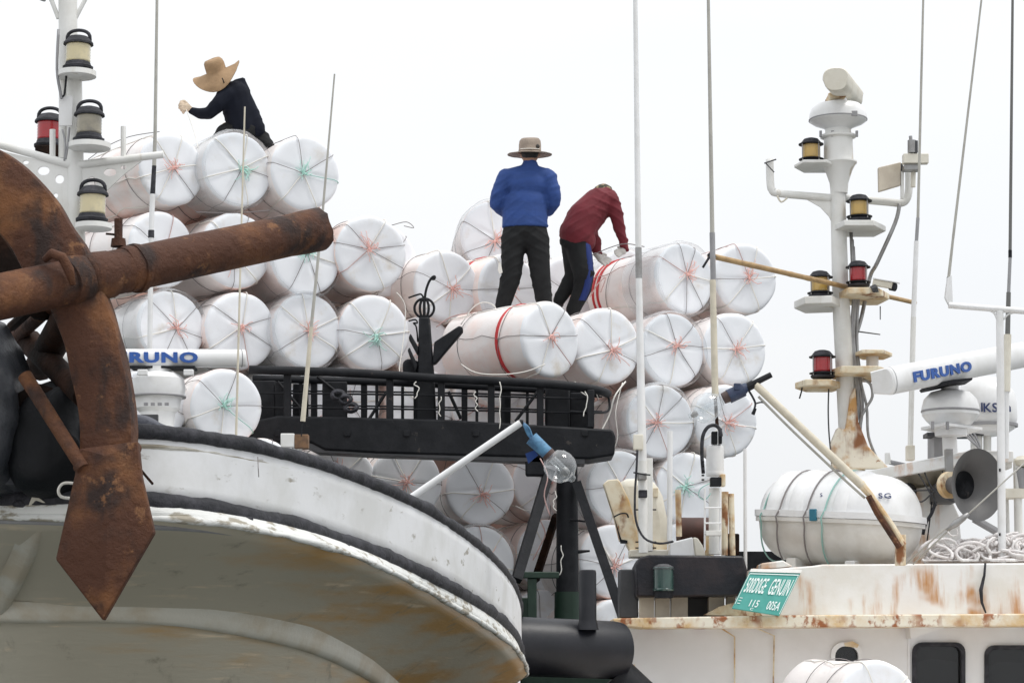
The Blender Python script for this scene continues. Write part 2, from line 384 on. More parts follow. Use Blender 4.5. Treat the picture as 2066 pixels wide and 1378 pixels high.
# ------------------------------------------------------------------ near boat: flared bow
def near_boat():
    root = thing('fishing_boat_bow', 300, 1300, 10.0, 'olive grey flared bow with white bulwark and black rubber rails', 'boat')
    N = 10
    T = [(-900, 1000, 15), (-560, 915, 11.3), (-150, 872, 9.5), (100, 864, 9.0), (275, 871, 9.0), (450, 890, 9.3), (650, 938, 10.0), (850, 1023, 11.2), (970, 1106, 12.5), (1026, 1168, 13.8), (1046, 1218, 15.2), (1044, 1245, 17.2), (1036, 1268, 21)]
    B = [(-900, 1120, 15), (-560, 1050, 11.3), (-150, 1012, 9.5), (100, 1008, 9.02), (300, 1012, 9.02), (450, 1031, 9.32), (640, 1074, 10.0), (850, 1156, 11.2), (968, 1222, 12.5), (1028, 1272, 13.8), (1047, 1312, 15.2), (1045, 1322, 17.2), (1037, 1330, 21)]
    C = [(-900, 1150, 15), (-560, 1090, 11.3), (-150, 1046, 9.5), (100, 1044, 8.98), (300, 1046, 8.98), (480, 1061, 9.28), (690, 1112, 10.0), (850, 1184, 11.1), (1000, 1275, 12.7), (1048, 1318, 13.9), (1063, 1352, 15.0), (1060, 1362, 17.0), (1050, 1366, 21)]
    Mo = [(-900, 1300, 17), (-560, 1258, 12.6), (-150, 1238, 10.6), (60, 1236, 10.0), (260, 1236, 10.0), (420, 1251, 10.15), (600, 1290, 10.7), (720, 1342, 11.6), (790, 1392, 12.6), (850, 1430, 14), (900, 1450, 15.3), (940, 1455, 17.2), (950, 1455, 21)]
    rows = [spline([P(*p) for p in r], N) for r in (T, B, C, Mo)]
    low = [Vector((p.x * 0.72 - 0.25, p.y + 1.2, 1.5)) for p in rows[3]]
    keel = [Vector((p.x * 0.4 - 0.8, p.y + 2.2, -0.4)) for p in rows[3]]
    def between(a, b_, n, bulge=0.0):
        out = []
        for k in range(n + 1):
            t = k / n
            out.append([p.lerp(q, t) + Vector((0, bulge * math.sin(math.pi * t), 0)) for p, q in zip(a, b_)])
        return out
    m_hull = mat('scuffed_hull_paint', (0.49, 0.45, 0.36), 0.45, 0, (0.52, 0.32, 0.13), 2.4, 0.5, 0.14, 14, stretch=(0.4, 0.35, 2.6), lo=0.42, hi=0.66, stain=(0.72, 0.6, 0.44), st_scale=7, st_lo=0.56, st_hi=0.72, st_stretch=(0.35, 0.3, 4.0), speck=(0.3, 0.27, 0.21), sp_scale=5, sp_lo=0.58, sp_hi=0.72)
    # rust-brown growth thickens towards the stern: shift the stain threshold along the boat
    nt = m_hull.node_tree
    mr = [n for n in nt.nodes if n.bl_idname == 'ShaderNodeMapRange'][0]
    src = mr.inputs['Value'].links[0].from_socket
    ge = nt.nodes.new('ShaderNodeNewGeometry'); sp = nt.nodes.new('ShaderNodeSeparateXYZ'); ma = nt.nodes.new('ShaderNodeMath'); ma.operation = 'MULTIPLY_ADD'
    nt.links.new(ge.outputs['Position'], sp.inputs[0]); nt.links.new(sp.outputs['X'], ma.inputs[0]); ma.inputs[1].default_value = 0.13
    nt.links.new(src, ma.inputs[2]); ad = nt.nodes.new('ShaderNodeMath'); ad.operation = 'ADD'; ad.inputs[1].default_value = 0.07
    nt.links.new(ma.outputs[0], ad.inputs[0]); nt.links.new(ad.outputs[0], mr.inputs['Value'])
    m_bul = mat('bulwark_white', (0.72, 0.73, 0.745), 0.45, 0, (0.62, 0.625, 0.62), 2.6, 0.5, 0.06, 16, stain=(0.3, 0.28, 0.24), st_scale=13, st_lo=0.6, st_hi=0.68, st_stretch=(0.5, 0.5, 1.6))
    m_scr = mat('flaking_white_paint', (0.7, 0.71, 0.69), 0.6, 0, (0.33, 0.3, 0.24), 14, 0.5, 0.3, 50, stretch=(0.5, 0.5, 1.5), lo=0.5, hi=0.6)
    h = MB().sheet(between(rows[2], rows[3], 8, 0.12) + [low, keel]).build('hull', m_hull, root, angle=180, solid=0.012)
    MB().sheet(between(rows[0], rows[1], 4)).build('bulwark', m_bul, root, angle=180, solid=0.03)
    MB().sheet(between(rows[1], rows[2], 3, -0.03)).build('chine_band', m_scr, root, angle=180, solid=0.012)
    # deck inside the bulwark
    dk = [p + Vector((0, 0, -0.35)) for p in rows[0]]
    cen = [Vector((-1.6, max(p.y, 10.2) + 0.02, p.z)) for p in dk]
    MB().sheet([dk, cen]).build('deck', M['grey'], root, solid=0.02)
    # rails
    def rail(row, r, name, seed, sag=0):
        pts = []; rr = []
        for i, p in enumerate(row):
            w = noise.noise(p * 5 + Vector((seed, 0, 0)))
            pts.append(p + Vector((0, -0.012, w * 0.006))); rr.append(r * (1 + 0.16 * w))
        MB().tube(pts, rr, 12).jitter(0.004, 24, seed).build(name, M['black_matt'], root, angle=180)
    fine0, fine1, fine2, fine3 = [spline([P(*p) for p in r], 26) for r in (T, B, C, Mo)]
    rail(fine0, 0.029, 'rubber_rail', 1); rail(fine1, 0.037, 'rubber_rail', 5)
    MB().tube([p + Vector((0, -0.005, 0)) for p in fine2], [0.013 * (1 + 0.5 * noise.noise(p * 4)) for p in fine2], 10).jitter(0.004, 12, 3).build('chine_bead', m_scr, root, angle=180)
    m_mol = mat('grey_brown_moulding', (0.58, 0.56, 0.49), 0.55, 0, (0.5, 0.44, 0.34), 4, 0.5, 0.15, 25)
    def strip(path, ref, width, height):
        rows_ = [[] for _ in range(9)]
        for i, p in enumerate(path):
            al = (path[min(i + 1, len(path) - 1)] - path[max(i - 1, 0)]).normalized()
            dn = (p - ref[i]).normalized(); dn = (dn - al * dn.dot(al)).normalized(); nn = al.cross(dn)
            if nn.y > 0: nn = -nn
            for j in range(9):
                s_ = -1 + j / 4
                rows_[j].append(p + dn * (s_ * width) + nn * (height * (math.cos(math.pi * s_) * .5 + .5) - .012 * abs(s_)))
        return MB().sheet(rows_)
    strip(fine3, fine2, .085, .045).build('hull_moulding', m_mol, root, angle=180)
    st = spline([P(104, 1008, 8.99), P(88, 1045, 9.1), P(58, 1120, 9.52), P(22, 1190, 9.88), P(-10, 1250, 10.15)], 6)
    strip(st, [p + Vector((.3, .0, .05)) for p in st], .07, .03).build('stem_moulding', m_mol, root, angle=180)
    m_grime = mat('grimy_paint_edge', (0.6, 0.59, 0.55), 0.6, 0, (0.3, 0.27, 0.21), 10, 0.5, 0.3, 50, stretch=(0.3, 0.3, 2.5), lo=0.44, hi=0.6)
    gp = [a_.lerp(b_, .2) + Vector((0, -.017, 0)) for a_, b_ in zip(fine0, fine1)]
    strip(gp, fine0, .022, .008).jitter(.004, 10, 6).build('grimy_edge', m_grime, root, angle=180)
    # stray bits of torn rubber and string along the rails
    random.seed(4)
    for k in range(7):
        i = random.randint(70, 190); p = fine1[i]
        b = MB(); q = p + Vector((0, -0.04, -0.02))
        b.ball(q, (random.uniform(0.02, 0.06), 0.015, 0.014), 8, 6).jitter(0.008, 30, k)
        b.build('torn_rubber', M['black_matt'], root, angle=180)
    MB().tubep([(520, 922, 9.45), (521, 945, 9.4), (522, 962, 9.42)], 0.002, 5).build('hanging_string', M['cord_dark'], root)
    MB().tubep([(276, 938, 8.9), (296, 962, 8.86), (308, 976, 8.84)], 0.005, 6).build('twig', M['rust_dark'], root)
near_boat()

# ------------------------------------------------------------------ carrier boat under the floats
def carrier():
    root = thing('float_carrier_boat', 900, 1378, 24, 'dark green hull and deckhouse of the boat loaded with foam floats', 'boat')
    x0, x1 = -5.2, 2.6
    pts = [(x0, 21.6), (x1 - 1.0, 22.2), (x1, 24.0), (x1 - .6, 27.5), (x0, 28.0)]
    MB().prism([Vector((x, y, -0.3)) for x, y in pts], (0, 0, 3.55)).build('hull', M['green'], root, bevel=0.05)
    MB().box((-2.75, 25.2, 3.9), (4.9, 4.0, 1.4)).build('deckhouse', M['green'], root, bevel=0.03)
    tz = P(500, 1052, 21).z
    MB().box((-2.55, 22.1, (tz + 3.0) / 2), (3.5, 3.0, tz - 3.0)).build('cargo_rack', M['black'], root, bevel=0.02)
    MB().box((-0.75, 22.1, 3.55), (1.1, 0.9, 0.55)).build('deck_box', M['green'], root, bevel=0.02)
    # green rail frame by the mast foot
    MB().boxp(1040, 1153, 1128, 1166, 21.3, 0.06).build('rail', M['green'], root, bevel=0.008)
    MB().boxp(1064, 1166, 1083, 1300, 21.32, 0.08).build('post', M['green'], root, bevel=0.008)
    MB().boxp(1036, 1205, 1066, 1300, 21.5, 0.3).build('locker', M['green'], root, bevel=0.01)
    MB().boxp(1050, 1338, 1290, 1400, 20.6, 0.5).build('gunwale', M['green'], root, bevel=0.01)
carrier()

# ------------------------------------------------------------------ black gantry with railing
def gantry():
    YG = 21.7
    root = thing('mast_gantry', 880, 920, YG, 'black steel gantry beam with a railing below the floats', 'gantry')
    bk = M['black']
    MB().polyp([(498, 852), (560, 838), (900, 846), (1236, 866), (1242, 880), (1240, 918), (1190, 926), (760, 914), (655, 908), (625, 892), (500, 892)], YG, 0.55).build('beam', bk, root, bevel=0.02)
    MB().polyp([(600, 893), (1180, 925), (1180, 936), (640, 912)], YG + 0.02, 0.3).build('lower_flange', M['darkgrey'], root)
    top = [(503, 746, YG), (700, 752, YG), (900, 764, YG), (1110, 775, YG), (1200, 786, YG + .15), (1226, 794, YG + .45)]
    MB().tubep(top, 9 * S(770, YG), 10, 5).build('top_rail', bk, root, angle=180)
    MB().tubep([(510, 764, YG + .5), (800, 772, YG + .5), (1210, 792, YG + .5)], 8 * S(770, YG), 10, 5).build('back_rail', bk, root, angle=180)
    for y in (797, 826):
        MB().tubep([(520, y - 4, YG + .03), (860, y, YG + .03), (1200, y + 8, YG + .1)], 2.2 * S(y, YG), 6, 4).build('wire_rail', bk, root, angle=180)
        MB().tubep([(520, y - 9, YG + .5), (860, y - 5, YG + .5), (1215, y + 4, YG + .5)], 2.0 * S(y, YG), 6, 4).build('wire_rail', bk, root, angle=180)
    for i, x in enumerate((579, 633, 734, 786, 890, 937, 991, 1090, 1192)):
        front = x in (579, 786, 890, 991, 1090, 1192)
        Y = YG + .012 if front else YG + .5
        w = 7 if front else 6
        yt = 750 + (x - 503) * 0.052
        MB().boxp(x - w, yt, x + w, 862, Y, 0.1).build('rail_post', bk, root, bevel=0.006)
    for x0, x1 in ((555, 575), (650, 700), (834, 850)):
        MB().boxp(x0, 770, x1, 850, YG + .3, 0.06).build('web_plate', bk, root, bevel=0.01)
    for x0, x1, y0, y1, d in ((506, 556, 768, 850, .35), (590, 622, 775, 850, .6), (1150, 1188, 792, 868, .4), (1010, 1030, 785, 860, .62)):
        MB().boxp(x0, y0, x1, y1, YG + d, .05).jitter(.01, 6, x0).build('web_plate', bk, root, bevel=0.01)
    for (a_, b_) in (((560, 770), (620, 840)), ((640, 760), (690, 800)), ((1040, 850), (1085, 790)), ((745, 845), (780, 790)), ((905, 790), (930, 845))):
        MB().cylp((*a_, YG + .25), (*b_, YG + .3), 3.5, 3.5, 6).build('diagonal_bar', bk, root)
    for x in (606, 661, 760, 812, 962, 1015, 1064, 1125):
        MB().boxp(x - 3, 768 + (x - 503) * .04, x + 3, 858, YG + .5, .05).build('baluster', bk, root)
    for x in (560, 700, 820, 960, 1080, 1180):      # bolted lugs and weld lumps on the beam face
        MB().boxp(x - 6, 868, x + 6, 880, YG - .02, .03).jitter(.004, 20, x).build('lug', bk, root, bevel=.004)
    # corner bracket ring at the right end
    MB().boxp(1100, 780, 1150, 870, YG + .15, .25).build('bracket', bk, root, bevel=0.02)
    MB().tubep([(1226, 792, YG + .45), (1228, 828, YG + .4), (1190, 832, YG + .1), (1150, 830, YG + .05)], 2.5 * S(800, YG), 6, 5).build('wire_hoop', bk, root)
    # mast above the beam
    x = 857
    MB().polyp([(845, 640), (867, 640), (876, 760), (880, 850), (838, 850), (842, 760)], YG + .12, .16).build('mast', bk, root, bevel=0.015)
    MB().polyp([(876, 690), (926, 657), (934, 660), (934, 668), (880, 732), (872, 735)], YG + .1, .12).build('arm', bk, root, bevel=0.012)
    MB().polyp([(844, 700), (828, 672), (824, 682), (842, 716)], YG + .1, .12).build('arm', bk, root, bevel=0.012)
    MB().polyp([(842, 735), (826, 700), (822, 706), (838, 752)], YG + .1, .12).build('arm', bk, root, bevel=0.012)
    MB().polyp([(812, 730), (822, 722), (846, 728), (850, 756), (812, 756)], YG + .2, .3).build('motor_box', bk, root, bevel=0.03)
    c = P(856, 622, YG + .2); r = 20 * S(622, YG)
    MB().tube([c + Vector((math.cos(a) * r, 0, math.sin(a) * r)) for a in [2 * math.pi * k / 28 for k in range(28)]], 2.6 * S(622, YG), 6, closed=True).build('ring', bk, root, angle=180)
    for sx in (-0.45, 0.0, 0.45):
        MB().tube([c + Vector((sx * r * math.cos(t), 0, math.sin(t) * r)) for t in [-1.5 + 3.0 * k / 8 for k in range(9)]], 3.0 * S(622, YG), 6).build('cage_bar', bk, root, angle=180)
    MB().tubep([(857, 606, YG + .2), (859, 588, YG + .2), (865, 570, YG + .2), (872, 560, YG + .2), (877, 558, YG + .2), (876, 563, YG + .2), (871, 563, YG + .2)], 2.6 * S(600, YG), 6, 4).build('hook', bk, root, angle=180)
    MB().tubep([(855, 602, YG + .2), (850, 594, YG + .2), (842, 595, YG + .2), (824, 601, YG + .2)], 2.0 * S(600, YG), 6, 3).build('hook', bk, root, angle=180)
    MB().tubep([(824, 648, YG + .2), (838, 645, YG + .2), (842, 652, YG + .2), (834, 652, YG + .2), (840, 660, YG + .2), (843, 690, YG + .2)], 1.8 * S(600, YG), 6, 3).build('hook', bk, root, angle=180)
    # supporting tripod
    MB().cylp((1144, 930, YG + .25), (1145, 1196, YG + .2), 21, 23, 18).build('column', bk, root)
    MB().cylp((1145, 1194, YG + .2), (1146, 1400, YG + .2), 26, 30, 18).build('column_foot', M['green'], root)
    MB().cylp((1108, 950, YG + .1), (1042, 1170, YG - .4), 14, 14, 4).build('leg', bk, root)
    MB().cylp((1164, 975, YG + .1), (1262, 1262, YG - .4), 13, 14, 4).build('leg', bk, root)
    MB().cylp((1122, 1040, YG + .5), (1080, 1170, YG + 1.0), 9, 10, 4).build('leg', M['rust_dark'], root)
    MB().cylp((1166, 1113, YG + .2), (1190, 1111, YG + .2), 4, 2, 8).build('peg', bk, root)
    MB().cylp((1150, 1048, YG + .1), (1182, 1052, YG + .1), 3, 2, 6).build('peg', bk, root)
    MB().boxp(1060, 915, 1100, 960, YG + .02, .1).build('gusset', bk, root, bevel=.02)
    # tangle of string left on the column and rail
    random.seed(11)
    for (px, py, L, c) in ((1132, 1100, 60, 'cord_white'), (1120, 990, 40, 'cord_white'), (840, 770, 34, 'cord_white'), (890, 800, 40, 'cord_white'), (1008, 770, 95, 'cord_white'), (1180, 790, 50, 'cord_white'), (960, 790, 40, 'cord_white')):
        pts = [(px + random.uniform(-5, 5) * (k > 0), py + L * k / 6, YG - .12) for k in range(7)]
        MB().tubep(pts, 0.005, 5, 3).build('hanging_string', M[c], root, angle=180)
    # rope coils hung on the rail
    for (px, py) in ((682, 797), (696, 806), (708, 822)):
        b = MB()
        for k in range(3):
            c0 = P(px, py, YG - .06 - .02 * k); rr = (14 - 2 * k) * S(py, YG)
            b.tube([c0 + Vector((math.cos(a) * rr, 0.01 * math.sin(3 * a), math.sin(a) * rr * .7)) for a in [2 * math.pi * j / 18 for j in range(18)]], .012, 6, closed=True)
        b.build('rope_coil', M['black_matt'], root, angle=180)
gantry()

# ------------------------------------------------------------------ foam floats
FL = 1.25     # length in units where the radius is 0.36 m
def float_body_mesh(seed, angs, kp, side):
    R = 0.36
    prof = [(0.0, 0.0)] + [(0.03 * k, 0.0) for k in range(1, 11)] + [(0.318, 0.002), (0.334, 0.006), (0.345, 0.013), (0.353, 0.024), (0.358, 0.038), (0.361, 0.06)]
    for k in range(1, 12): prof.append((0.36, 0.07 + (FL - 0.16) * k / 12))
    prof += [(0.36, FL - 0.07), (0.352, FL - 0.04), (0.33, FL - 0.015), (0.29, FL - 0.004), (0.15, FL), (0.0, FL)]
    b = MB().lathe(prof, (0, 0, 0), (0, 1, 0), 72)
    o = Vector((seed * 9.1, seed * 4.7, 0)); v2 = []
    for p in b.v:
        n1 = noise.noise(p * 2.2 + o); n2 = noise.noise(Vector((p.x * 7, p.y * 2.5, p.z * 7)) + o); n3 = noise.noise(p * 16 + o)
        rad = Vector((p.x, 0, p.z)); k = rad.length / R; q = p.copy(); a = math.atan2(p.z, p.x)
        if k > .3: q += rad * (0.038 * n1 + 0.018 * n2 + 0.005 * n3)
        q.y += 0.016 * n1 * (1 - 0.3 * k) + .004 * n2 - .012 * (1 - min(1, k)) ** 2
        for an in angs:      # the cords bite into the end and the rim
            d = abs((a - an + math.pi) % (2 * math.pi) - math.pi)
            if p.y < .02 and k > .08: q.y += .007 * math.exp(-((d * k * R) / .022) ** 2)
            if p.y < .3 and k > .9: q -= rad * (.02 * math.exp(-(d / .07) ** 2) * max(0, 1 - p.y / .3))
        v2.append(q)
    b.v = v2
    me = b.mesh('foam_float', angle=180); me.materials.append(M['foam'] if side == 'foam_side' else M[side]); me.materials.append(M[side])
    for f in me.polygons:
        if .03 < f.center.y: f.material_index = 1
    return me

def wob(p, r, h):  # a little slack in a cord
    return p + Vector((noise.noise(p * 3 + Vector((r, h, 0))), 0, noise.noise(p * 3 + Vector((h, r, 5))))) * 0.012

def cord_meshes(seed, m):
    random.seed(seed); n = random.choice((5, 6, 6, 7))
    b = MB(); angs = []; slots = []; kx, kz = random.uniform(-.05, .05), random.uniform(-.05, .06); a0 = random.uniform(0, 6.28)
    for k in range(n):
        a = a0 + 2 * math.pi * k / n + random.uniform(-.25, .25)
        ca, sa = math.cos(a), math.sin(a)
        pts = [Vector((kx, -0.012, kz))]
        for t in (0.3, 0.6, 0.88): pts.append(wob(Vector((kx + (ca * .33 - kx) * t, -0.011, kz + (sa * .33 - kz) * t)), seed, k))
        pts += [Vector((ca * .342, 0.004, sa * .342)), Vector((ca * .364, .035, sa * .364))]
        y = .09; aa = a
        while y < FL - .1:
            pts.append(Vector((math.cos(aa) * .37, y, math.sin(aa) * .37))); y += .12; aa += random.uniform(-.1, .1)
        pts += [Vector((math.cos(aa) * .368, FL - .05, math.sin(aa) * .368)), Vector((math.cos(aa) * .3, FL + .008, math.sin(aa) * .3)), Vector((0, FL + .012, 0))]
        angs.append(a); nb = len(b.f); kind = random.choice((0, 0, 1, 2, 2))
        b.tube(pts, (.0032, .0042, .0058)[kind], 5); slots += [kind] * (len(b.f) - nb)
    for y in (random.uniform(.2, .4), random.uniform(.7, .95)):
        ph = random.uniform(0, 6)
        b.tube([Vector((math.cos(t) * .371, y + .05 * math.sin(2 * t + ph), math.sin(t) * .371)) for t in [2 * math.pi * j / 40 for j in range(40)]], .0036, 5, closed=True)
    slots += [0] * (len(b.f) - len(slots))
    me = bpy.data.meshes.new('lashing_cord'); me.from_pydata([tuple(p) for p in b.v], [], b.f); me.shade_smooth()
    for mm in (M['cord_dark'], m, M['cord_white']): me.materials.append(mm)
    for f, sl in zip(me.polygons, slots): f.material_index = sl
    kn = MB()
    for k in range(15):
        p = Vector((kx + random.uniform(-.012, .012), -.02, kz + random.uniform(-.012, .012))); pts = [p]
        d = Vector((random.uniform(-1, 1), -.35, random.uniform(-1.1, .8))).normalized()
        for j in range(random.randint(4, 7)):
            d = (d + Vector((random.uniform(-1, 1), random.uniform(-.5, .4), random.uniform(-1, .8))) * .75).normalized()
            q = pts[-1] + d * random.uniform(.014, .03)
            q.y = min(-.012, max(-.06, q.y)); pts.append(q)
        kn.tube(spline(pts, 2), .0036, 4)
    for k in range(random.randint(1, 3)):      # loose tails hanging from the knot
        p = Vector((kx, -.02, kz)); pts = [p]; dx = random.uniform(-.03, .03)
        for j in range(random.randint(3, 6)):
            p = p + Vector((dx + random.uniform(-.012, .012), random.uniform(-.004, .004), -random.uniform(.015, .035))); pts.append(p)
        kn.tube(spline(pts, 2), .003, 4)
    kn.ball((kx, -.02, kz), (.018, .014, .018), 8, 6)
    km = kn.mesh('knot', angle=180)
    return me, km, angs, (kx, kz)

CORDS = {}; BODY = {}; BODY2 = {}
for i in range(6):
    CORDS['p%d' % i] = cord_meshes(20 + i, M['cord_pink']); CORDS['p%d' % i][1].materials.append(M['knot_pink'])
for i in range(3):
    CORDS['t%d' % i] = cord_meshes(50 + i, M['cord_teal']); CORDS['t%d' % i][1].materials.append(M['knot_teal'])

for _i, (_k, _v) in enumerate(CORDS.items()):
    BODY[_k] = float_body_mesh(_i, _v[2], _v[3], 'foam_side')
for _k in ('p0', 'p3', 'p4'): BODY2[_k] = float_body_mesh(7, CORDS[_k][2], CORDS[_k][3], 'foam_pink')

def band_mesh():
    b = MB()
    prof = [(.3665, -.018), (.372, -.016), (.372, .016), (.3665, .018)]
    b.lathe(prof, (0, 0, 0), (0, 1, 0), 48); me = b.mesh('strap', angle=30); me.materials.append(M['red']); return me
BAND = band_mesh()
def film_mesh():
    rows = []
    for i in range(9):
        y = -.05 + .6 * i / 8; row = []
        for k in range(44):
            a = 2 * math.pi * k / 44
            r = .385 + .014 * noise.noise(Vector((math.cos(a) * 3, y * 5, math.sin(a) * 3))) + .004 * noise.noise(Vector((math.cos(a) * 12, y * 3, math.sin(a) * 12)))
            if i == 0: r -= .03
            row.append((math.cos(a) * r, y, math.sin(a) * r))
        rows.append(row)
    me = MB().sheet(rows, closed=True).mesh('plastic_film', angle=180); me.materials.append(M['film']); return me
FILM = film_mesh()
_nf = [0]
def foam_float(cx, cy, h, w, Y, knot, label, band=None, film=False, group='foam floats stacked on the boat', yaw=None, spin=None, pitch=0.0, pink=False):
    i = _nf[0]; _nf[0] += 1
    rad = h / 2 * S(cy, Y); k = rad / 0.36
    if yaw is None:
        yaw = math.degrees(math.acos(min(.985, w / h))) * 0.92 + math.degrees(math.atan((1033 - cx) / FPX))
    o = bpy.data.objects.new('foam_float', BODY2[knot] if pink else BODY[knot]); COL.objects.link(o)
    o.location = P(cx, cy, Y)
    random.seed(900 + i)
    sp = random.uniform(-3.1, 3.1) if spin is None else spin
    o.rotation_mode = 'XYZ'
    rm = Matrix.Rotation(R_(yaw), 4, 'Z') @ Matrix.Rotation(R_(pitch + random.uniform(-1.5, 1.5)), 4, 'X') @ Matrix.Rotation(sp, 4, 'Y')
    o.rotation_euler = rm.to_euler(); o.scale = (k, k, k)
    tag(o, label, 'float', group)
    cm, km = CORDS[knot][:2]
    film = film or (i % 4 == 1 and not pink)
    c = bpy.data.objects.new('lashing_cord', cm); COL.objects.link(c); c.parent = o
    n = bpy.data.objects.new('knot', km); COL.objects.link(n); n.parent = o
    if band is not None:
        for y in (band if isinstance(band, tuple) else (band,)):
            s_ = bpy.data.objects.new('strap', BAND); COL.objects.link(s_); s_.parent = o; s_.location = (0, y, 0)
    if film:
        f = bpy.data.objects.new('plastic_film', FILM); COL.objects.link(f); f.parent = o
    return o

LG = 'foam floats in the left-hand stack'; RG = 'foam floats in the right-hand stack'
def yl(x): return 22.3 + 0.0019 * (x - 345)
FF = foam_float
# left stack
FF(348, 341, 152, 128, yl(348), 'p1', 'white foam float with pink knot, first of three below the crouching worker', group=LG)
FF(480, 341, 154, 137, yl(480), 't0', 'white foam float with teal knot directly below the crouching worker', group=LG)
FF(617, 348, 153, 137, yl(617), 't1', 'white foam float with teal knot at the right end of the top row', group=LG)
FF(328, 503, 157, 130, yl(328), 'p2', 'white foam float crossed by the pipe, leftmost of the second row', group=LG)
FF(478, 505, 156, 139, yl(478), 'p3', 'white foam float half hidden behind the rusty pipe, second in its row', group=LG)
FF(617, 522, 155, 138, yl(617), 't2', 'white foam float with teal knot under the broken end of the rusty pipe', group=LG)
FF(750, 511, 155, 143, yl(750), 'p4', 'white foam float with pink knot right of the rusty pipe end', group=LG)
FF(347, 660, 150, 133, yl(347), 'p5', 'white foam float with pink knot just above the left radar bar lettering', group=LG, film=True)
FF(487, 666, 157, 142, yl(487), 'p0', 'white foam float with pink knot behind the end of the left radar bar', group=LG)
FF(621, 667, 155, 138, yl(621), 'p1', 'white foam float with pink knot behind the thin slanting whip antenna', group=LG)
FF(756, 671, 154, 144, yl(756), 't0', 'white foam float with teal knot left of the black mast ring', group=LG)
FF(902, 577, 146, 128, yl(902) + .25, 'p3', 'white foam float with pink knot right behind the black mast hook', group=LG)
FF(857, 706, 138, 120, yl(857) + .35, 'p2', 'white foam float hidden behind the black mast arms', group=LG)
FF(312, 815, 150, 138, 20.9, 'p4', 'white foam float behind the left radar pedestal', group=LG)
FF(458, 820, 154, 144, 21.0, 't1', 'white foam float with teal knot at the left end of the gantry', group=LG)
FF(530, 958, 150, 138, 21.0, 'p4', 'white foam float with only its top showing over the bow rail', group=LG)
FF(775, 525, 150, 132, yl(775) + .75, 'p5', 'white foam float peeking out behind the one right of the pipe end', group=LG)
# under and behind the gantry
GG = 'foam floats behind the gantry'
FF(700, 812, 150, 138, 23.2, 'p0', 'white foam float behind the left half of the gantry railing', group=GG)
FF(850, 815, 150, 138, 23.5, 'p5', 'shaded foam float behind the gantry railing below the black mast', group=GG)
FF(985, 820, 150, 138, 23.7, 'p2', 'white foam float behind the middle of the gantry railing', group=GG)
FF(1115, 830, 150, 138, 23.9, 'p3', 'white foam float behind the right end of the gantry railing', group=GG)
FF(565, 812, 150, 138, 23.0, 'p1', 'white foam float behind the left end of the gantry railing', group=GG)
FF(690, 970, 150, 140, 22.4, 'p4', 'white foam float under the gantry beam, leftmost, low behind the bow rail', group=GG)
FF(820, 975, 152, 146, 22.6, 'p1', 'white foam float with pink knot under the beam, left of the white lamp arm', group=GG)
FF(969, 987, 142, 140, 22.9, 'p3', 'white foam float under the beam between lamp arm and black column', group=GG)
FF(970, 1135, 150, 138, 22.8, 'p2', 'white foam float low behind the curve of the bow rail', group=GG)
FF(1105, 975, 146, 132, 23.6, 'p5', 'shaded foam float behind the hanging clear bulb', group=GG)
FF(1110, 1120, 146, 132, 23.4, 'p1', 'shaded foam float between the legs of the black tripod', group=GG)
FF(1095, 1262, 146, 132, 23.3, 'p0', 'shaded foam float low behind the green rail frame', group=GG)
# right stack
FF(1382, 562, 146, 113, 23.7, 'p4', 'long white foam float with red strap right of the worker in red', band=(1.02, 1.1), group=RG)
FF(1505, 561, 143, 124, 24.0, 'p2', 'white foam float with pink knot at the right end of the upper row', group=RG)
FF(1112, 685, 156, 110, 22.35, 'p0', 'long white foam float with a bright red strap at the worker\'s feet', band=.36, group=RG, spin=.3)
FF(1226, 697, 157, 132, 22.9, 'p3', 'white foam float right of the red strapped one, on the gantry rail', group=RG)
FF(1359, 705, 150, 124, 23.2, 'p5', 'white foam float with pink knot between the two tall white poles', group=RG)
FF(1485, 703, 150, 122, 23.5, 'p1', 'white foam float with pink knot just above the dark blue lamp socket', group=RG)
FF(1333, 850, 150, 136, 22.8, 'p4', 'film wrapped white foam float right of the gantry end', film=True, group=RG)
FF(1465, 848, 146, 126, 23.1, 'p2', 'white foam float with pink knot behind the clear bulb of the long lamp arm', group=RG)
FF(1255, 985, 152, 142, 22.6, 'p0', 'film wrapped white foam float behind the rusty ventilator', film=True, group=RG)
FF(1392, 985, 148, 130, 22.9, 't2', 'white foam float with teal knot behind the ladder frame', group=RG)
FF(1238, 1133, 148, 134, 22.5, 'p5', 'white foam float with pink knot low behind the right tripod leg', group=RG)
FF(1245, 1282, 148, 134, 22.4, 'p1', 'lowest white foam float, behind the upright stub of the black pipe', group=RG)
FF(1380, 1130, 148, 134, 22.8, 'p3', 'white foam float hidden behind the black box on the wheelhouse', group=RG)
# behind the workers
BG = 'foam floats lying behind the standing workers'
FF(1003, 478, 152, 140, 25.4, 'p5', 'pale foam float behind the back of the worker in blue', group=BG, film=True, yaw=6)
FF(1030, 590, 158, 118, 23.9, 'p0', 'white foam float with red strap between the legs of the worker in blue', band=.3, group=BG)
FF(1150, 590, 148, 112, 25.0, 'p2', 'white foam float behind the legs of the worker in red', group=BG)
FF(1270, 575, 146, 120, 25.2, 'p4', 'white foam float right behind the bent worker in red', group=BG)
FF(1010, 745, 150, 120, 23.6, 'p4', 'white foam float under the boots of the worker in blue', group=BG)
